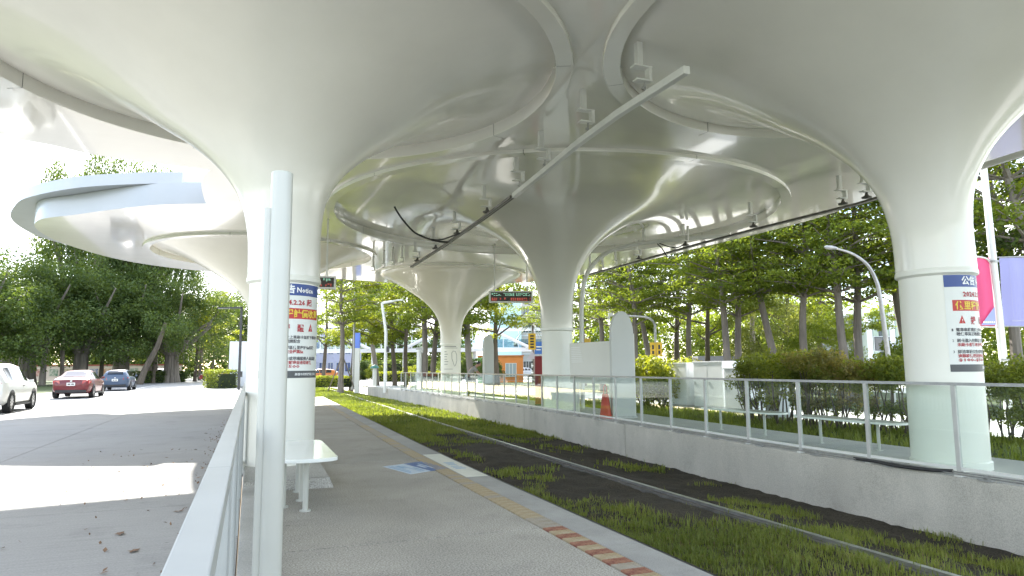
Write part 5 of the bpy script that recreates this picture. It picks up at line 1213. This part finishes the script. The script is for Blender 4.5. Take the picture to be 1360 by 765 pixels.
# ------------------------------------------------------------------ bending person
def skin(name, V, E, R, m, parent, sub=2, root=0):
    me = bpy.data.meshes.new(name); me.from_pydata(V, E, []); o = bpy.data.objects.new(name, me); COL.objects.link(o)
    md = o.modifiers.new('s', 'SKIN'); 
    for i,rr in enumerate(R):
        sv = me.skin_vertices[0].data[i]; rr = rr if isinstance(rr, tuple) else (rr,rr); sv.radius = rr; sv.use_root = (i == root)
    sb = o.modifiers.new('d', 'SUBSURF'); sb.levels = sub; sb.render_levels = sub
    dg = bpy.context.evaluated_depsgraph_get(); dg.update(); m2 = bpy.data.meshes.new_from_object(o.evaluated_get(dg)); m2.name = name
    bpy.data.objects.remove(o); m2.materials.clear(); m2.materials.append(m); m2.shade_smooth()
    q = bpy.data.objects.new(name, m2); COL.objects.link(q); q.parent = parent; return q
x,y = spot(622,33.5)
t = thing('person', 'person in a grey shirt bending forward beside the far column', 'person', (x,y,0), math.radians(-20))
SK = mat('skin', (.38,.22,.15), .5, noise=(9,.06)); HR = mat('hair', (.012,.011,.010), .5, noise=(20,.3)); SH_ = mat('shirt_grey', (.27,.27,.26), .85, noise=(6,.08)); TRS = mat('trousers_dark', (.035,.038,.045), .85, noise=(6,.15))
# bends towards +x, leaning on the left side; joints: 0 pelvis, 1 belly, 2 chest, 3 neck base, 4 skull base, 5 crown
V = [(0,0,.95),(.05,0,1.10),(.20,0,1.34),(.36,0,1.48),(.43,0,1.55),(.52,0,1.62),
     (.28,-.19,1.42),(.42,-.24,1.18),(.58,-.15,1.05),(.62,-.13,1.02), (.28,.19,1.42),(.46,.25,1.2),(.60,.12,1.08),(.64,.10,1.05),
     (-.01,-.09,.90),(.06,-.10,.50),(-.01,-.10,.09),(.14,-.11,.035),(-.01,.09,.90),(.02,.10,.50),(-.06,.10,.09),(.09,.11,.035)]
Ed = [(0,1),(1,2),(2,3),(3,4),(4,5),(2,6),(6,7),(7,8),(8,9),(2,10),(10,11),(11,12),(12,13),(0,14),(14,15),(15,16),(16,17),(0,18),(18,19),(19,20),(20,21)]
Rr = [(.13,.15),(.12,.14),(.12,.165),.06,.085,.075,.055,.042,.032,.028,.055,.042,.032,.028,.085,.055,.042,.035,.085,.055,.042,.035]
for hand in (9,13):
    p = Vector(V[hand]); 
    for k in range(5):
        j = len(V); ang = (k-2)*.016; V += [tuple(p+Vector((.035,ang,-.02))), tuple(p+Vector((.06+.008*(2-abs(k-2)),ang*1.3,-.055)))]; Ed += [(hand,j),(j,j+1)]; Rr += [.010,.008]
body = skin('body', V, Ed, Rr, SK, t)
# face details and hair
hc = Vector((.50,0,1.60)); fdir = Vector((.86,0,-.42)).normalized(); side = Vector((0,1,0)); upf = side.cross(fdir)*-1
def blob(c, r, name, m, n=12, par=None):
    b = MB(); prof = [(max(.001,math.sin(PI*k/8)),-math.cos(PI*k/8)) for k in range(9)]; b.lathe(prof, n); b.v = [(c[0]+x*r[0], c[1]+y_*r[1], c[2]+z*r[2]) for x,y_,z in b.v]; return b.build(name, m, par or t, smooth=True)
blob(hc, (.095,.075,.11), 'head', SK)
blob(hc+Vector((-.018,0,.028)), (.103,.086,.108), 'hair', HR)
for s in (1,-1): blob(hc+fdir*.085+side*s*.03+Vector((0,0,.01)), (.012,.012,.009), 'eye', HR); blob(hc+side*s*.078, (.02,.012,.03), 'ear', SK)
blob(hc+fdir*.10+Vector((0,0,-.015)), (.018,.013,.02), 'nose', SK); blob(hc+fdir*.085+Vector((-.01,0,-.05)), (.012,.024,.007), 'mouth', mat('lips', (.28,.10,.09), .5))
skin('shirt', [(-.01,0,.93),(.045,0,1.10),(.20,0,1.345),(.33,0,1.46),(.28,-.19,1.42),(.39,-.235,1.22),(.28,.19,1.42),(.42,.24,1.24)], [(0,1),(1,2),(2,3),(2,4),(4,5),(2,6),(6,7)], [(.145,.165),(.135,.155),(.135,.185),(.075,.09),.072,.062,.072,.062], SH_, t)
skin('trousers', [(0,0,.93),(-.01,-.09,.88),(.06,-.10,.50),(-.01,-.10,.11),(-.01,.09,.88),(.02,.10,.50),(-.06,.10,.11)], [(0,1),(1,2),(2,3),(0,4),(4,5),(5,6)], [(.14,.16),.098,.070,.058,.098,.070,.058], TRS, t)
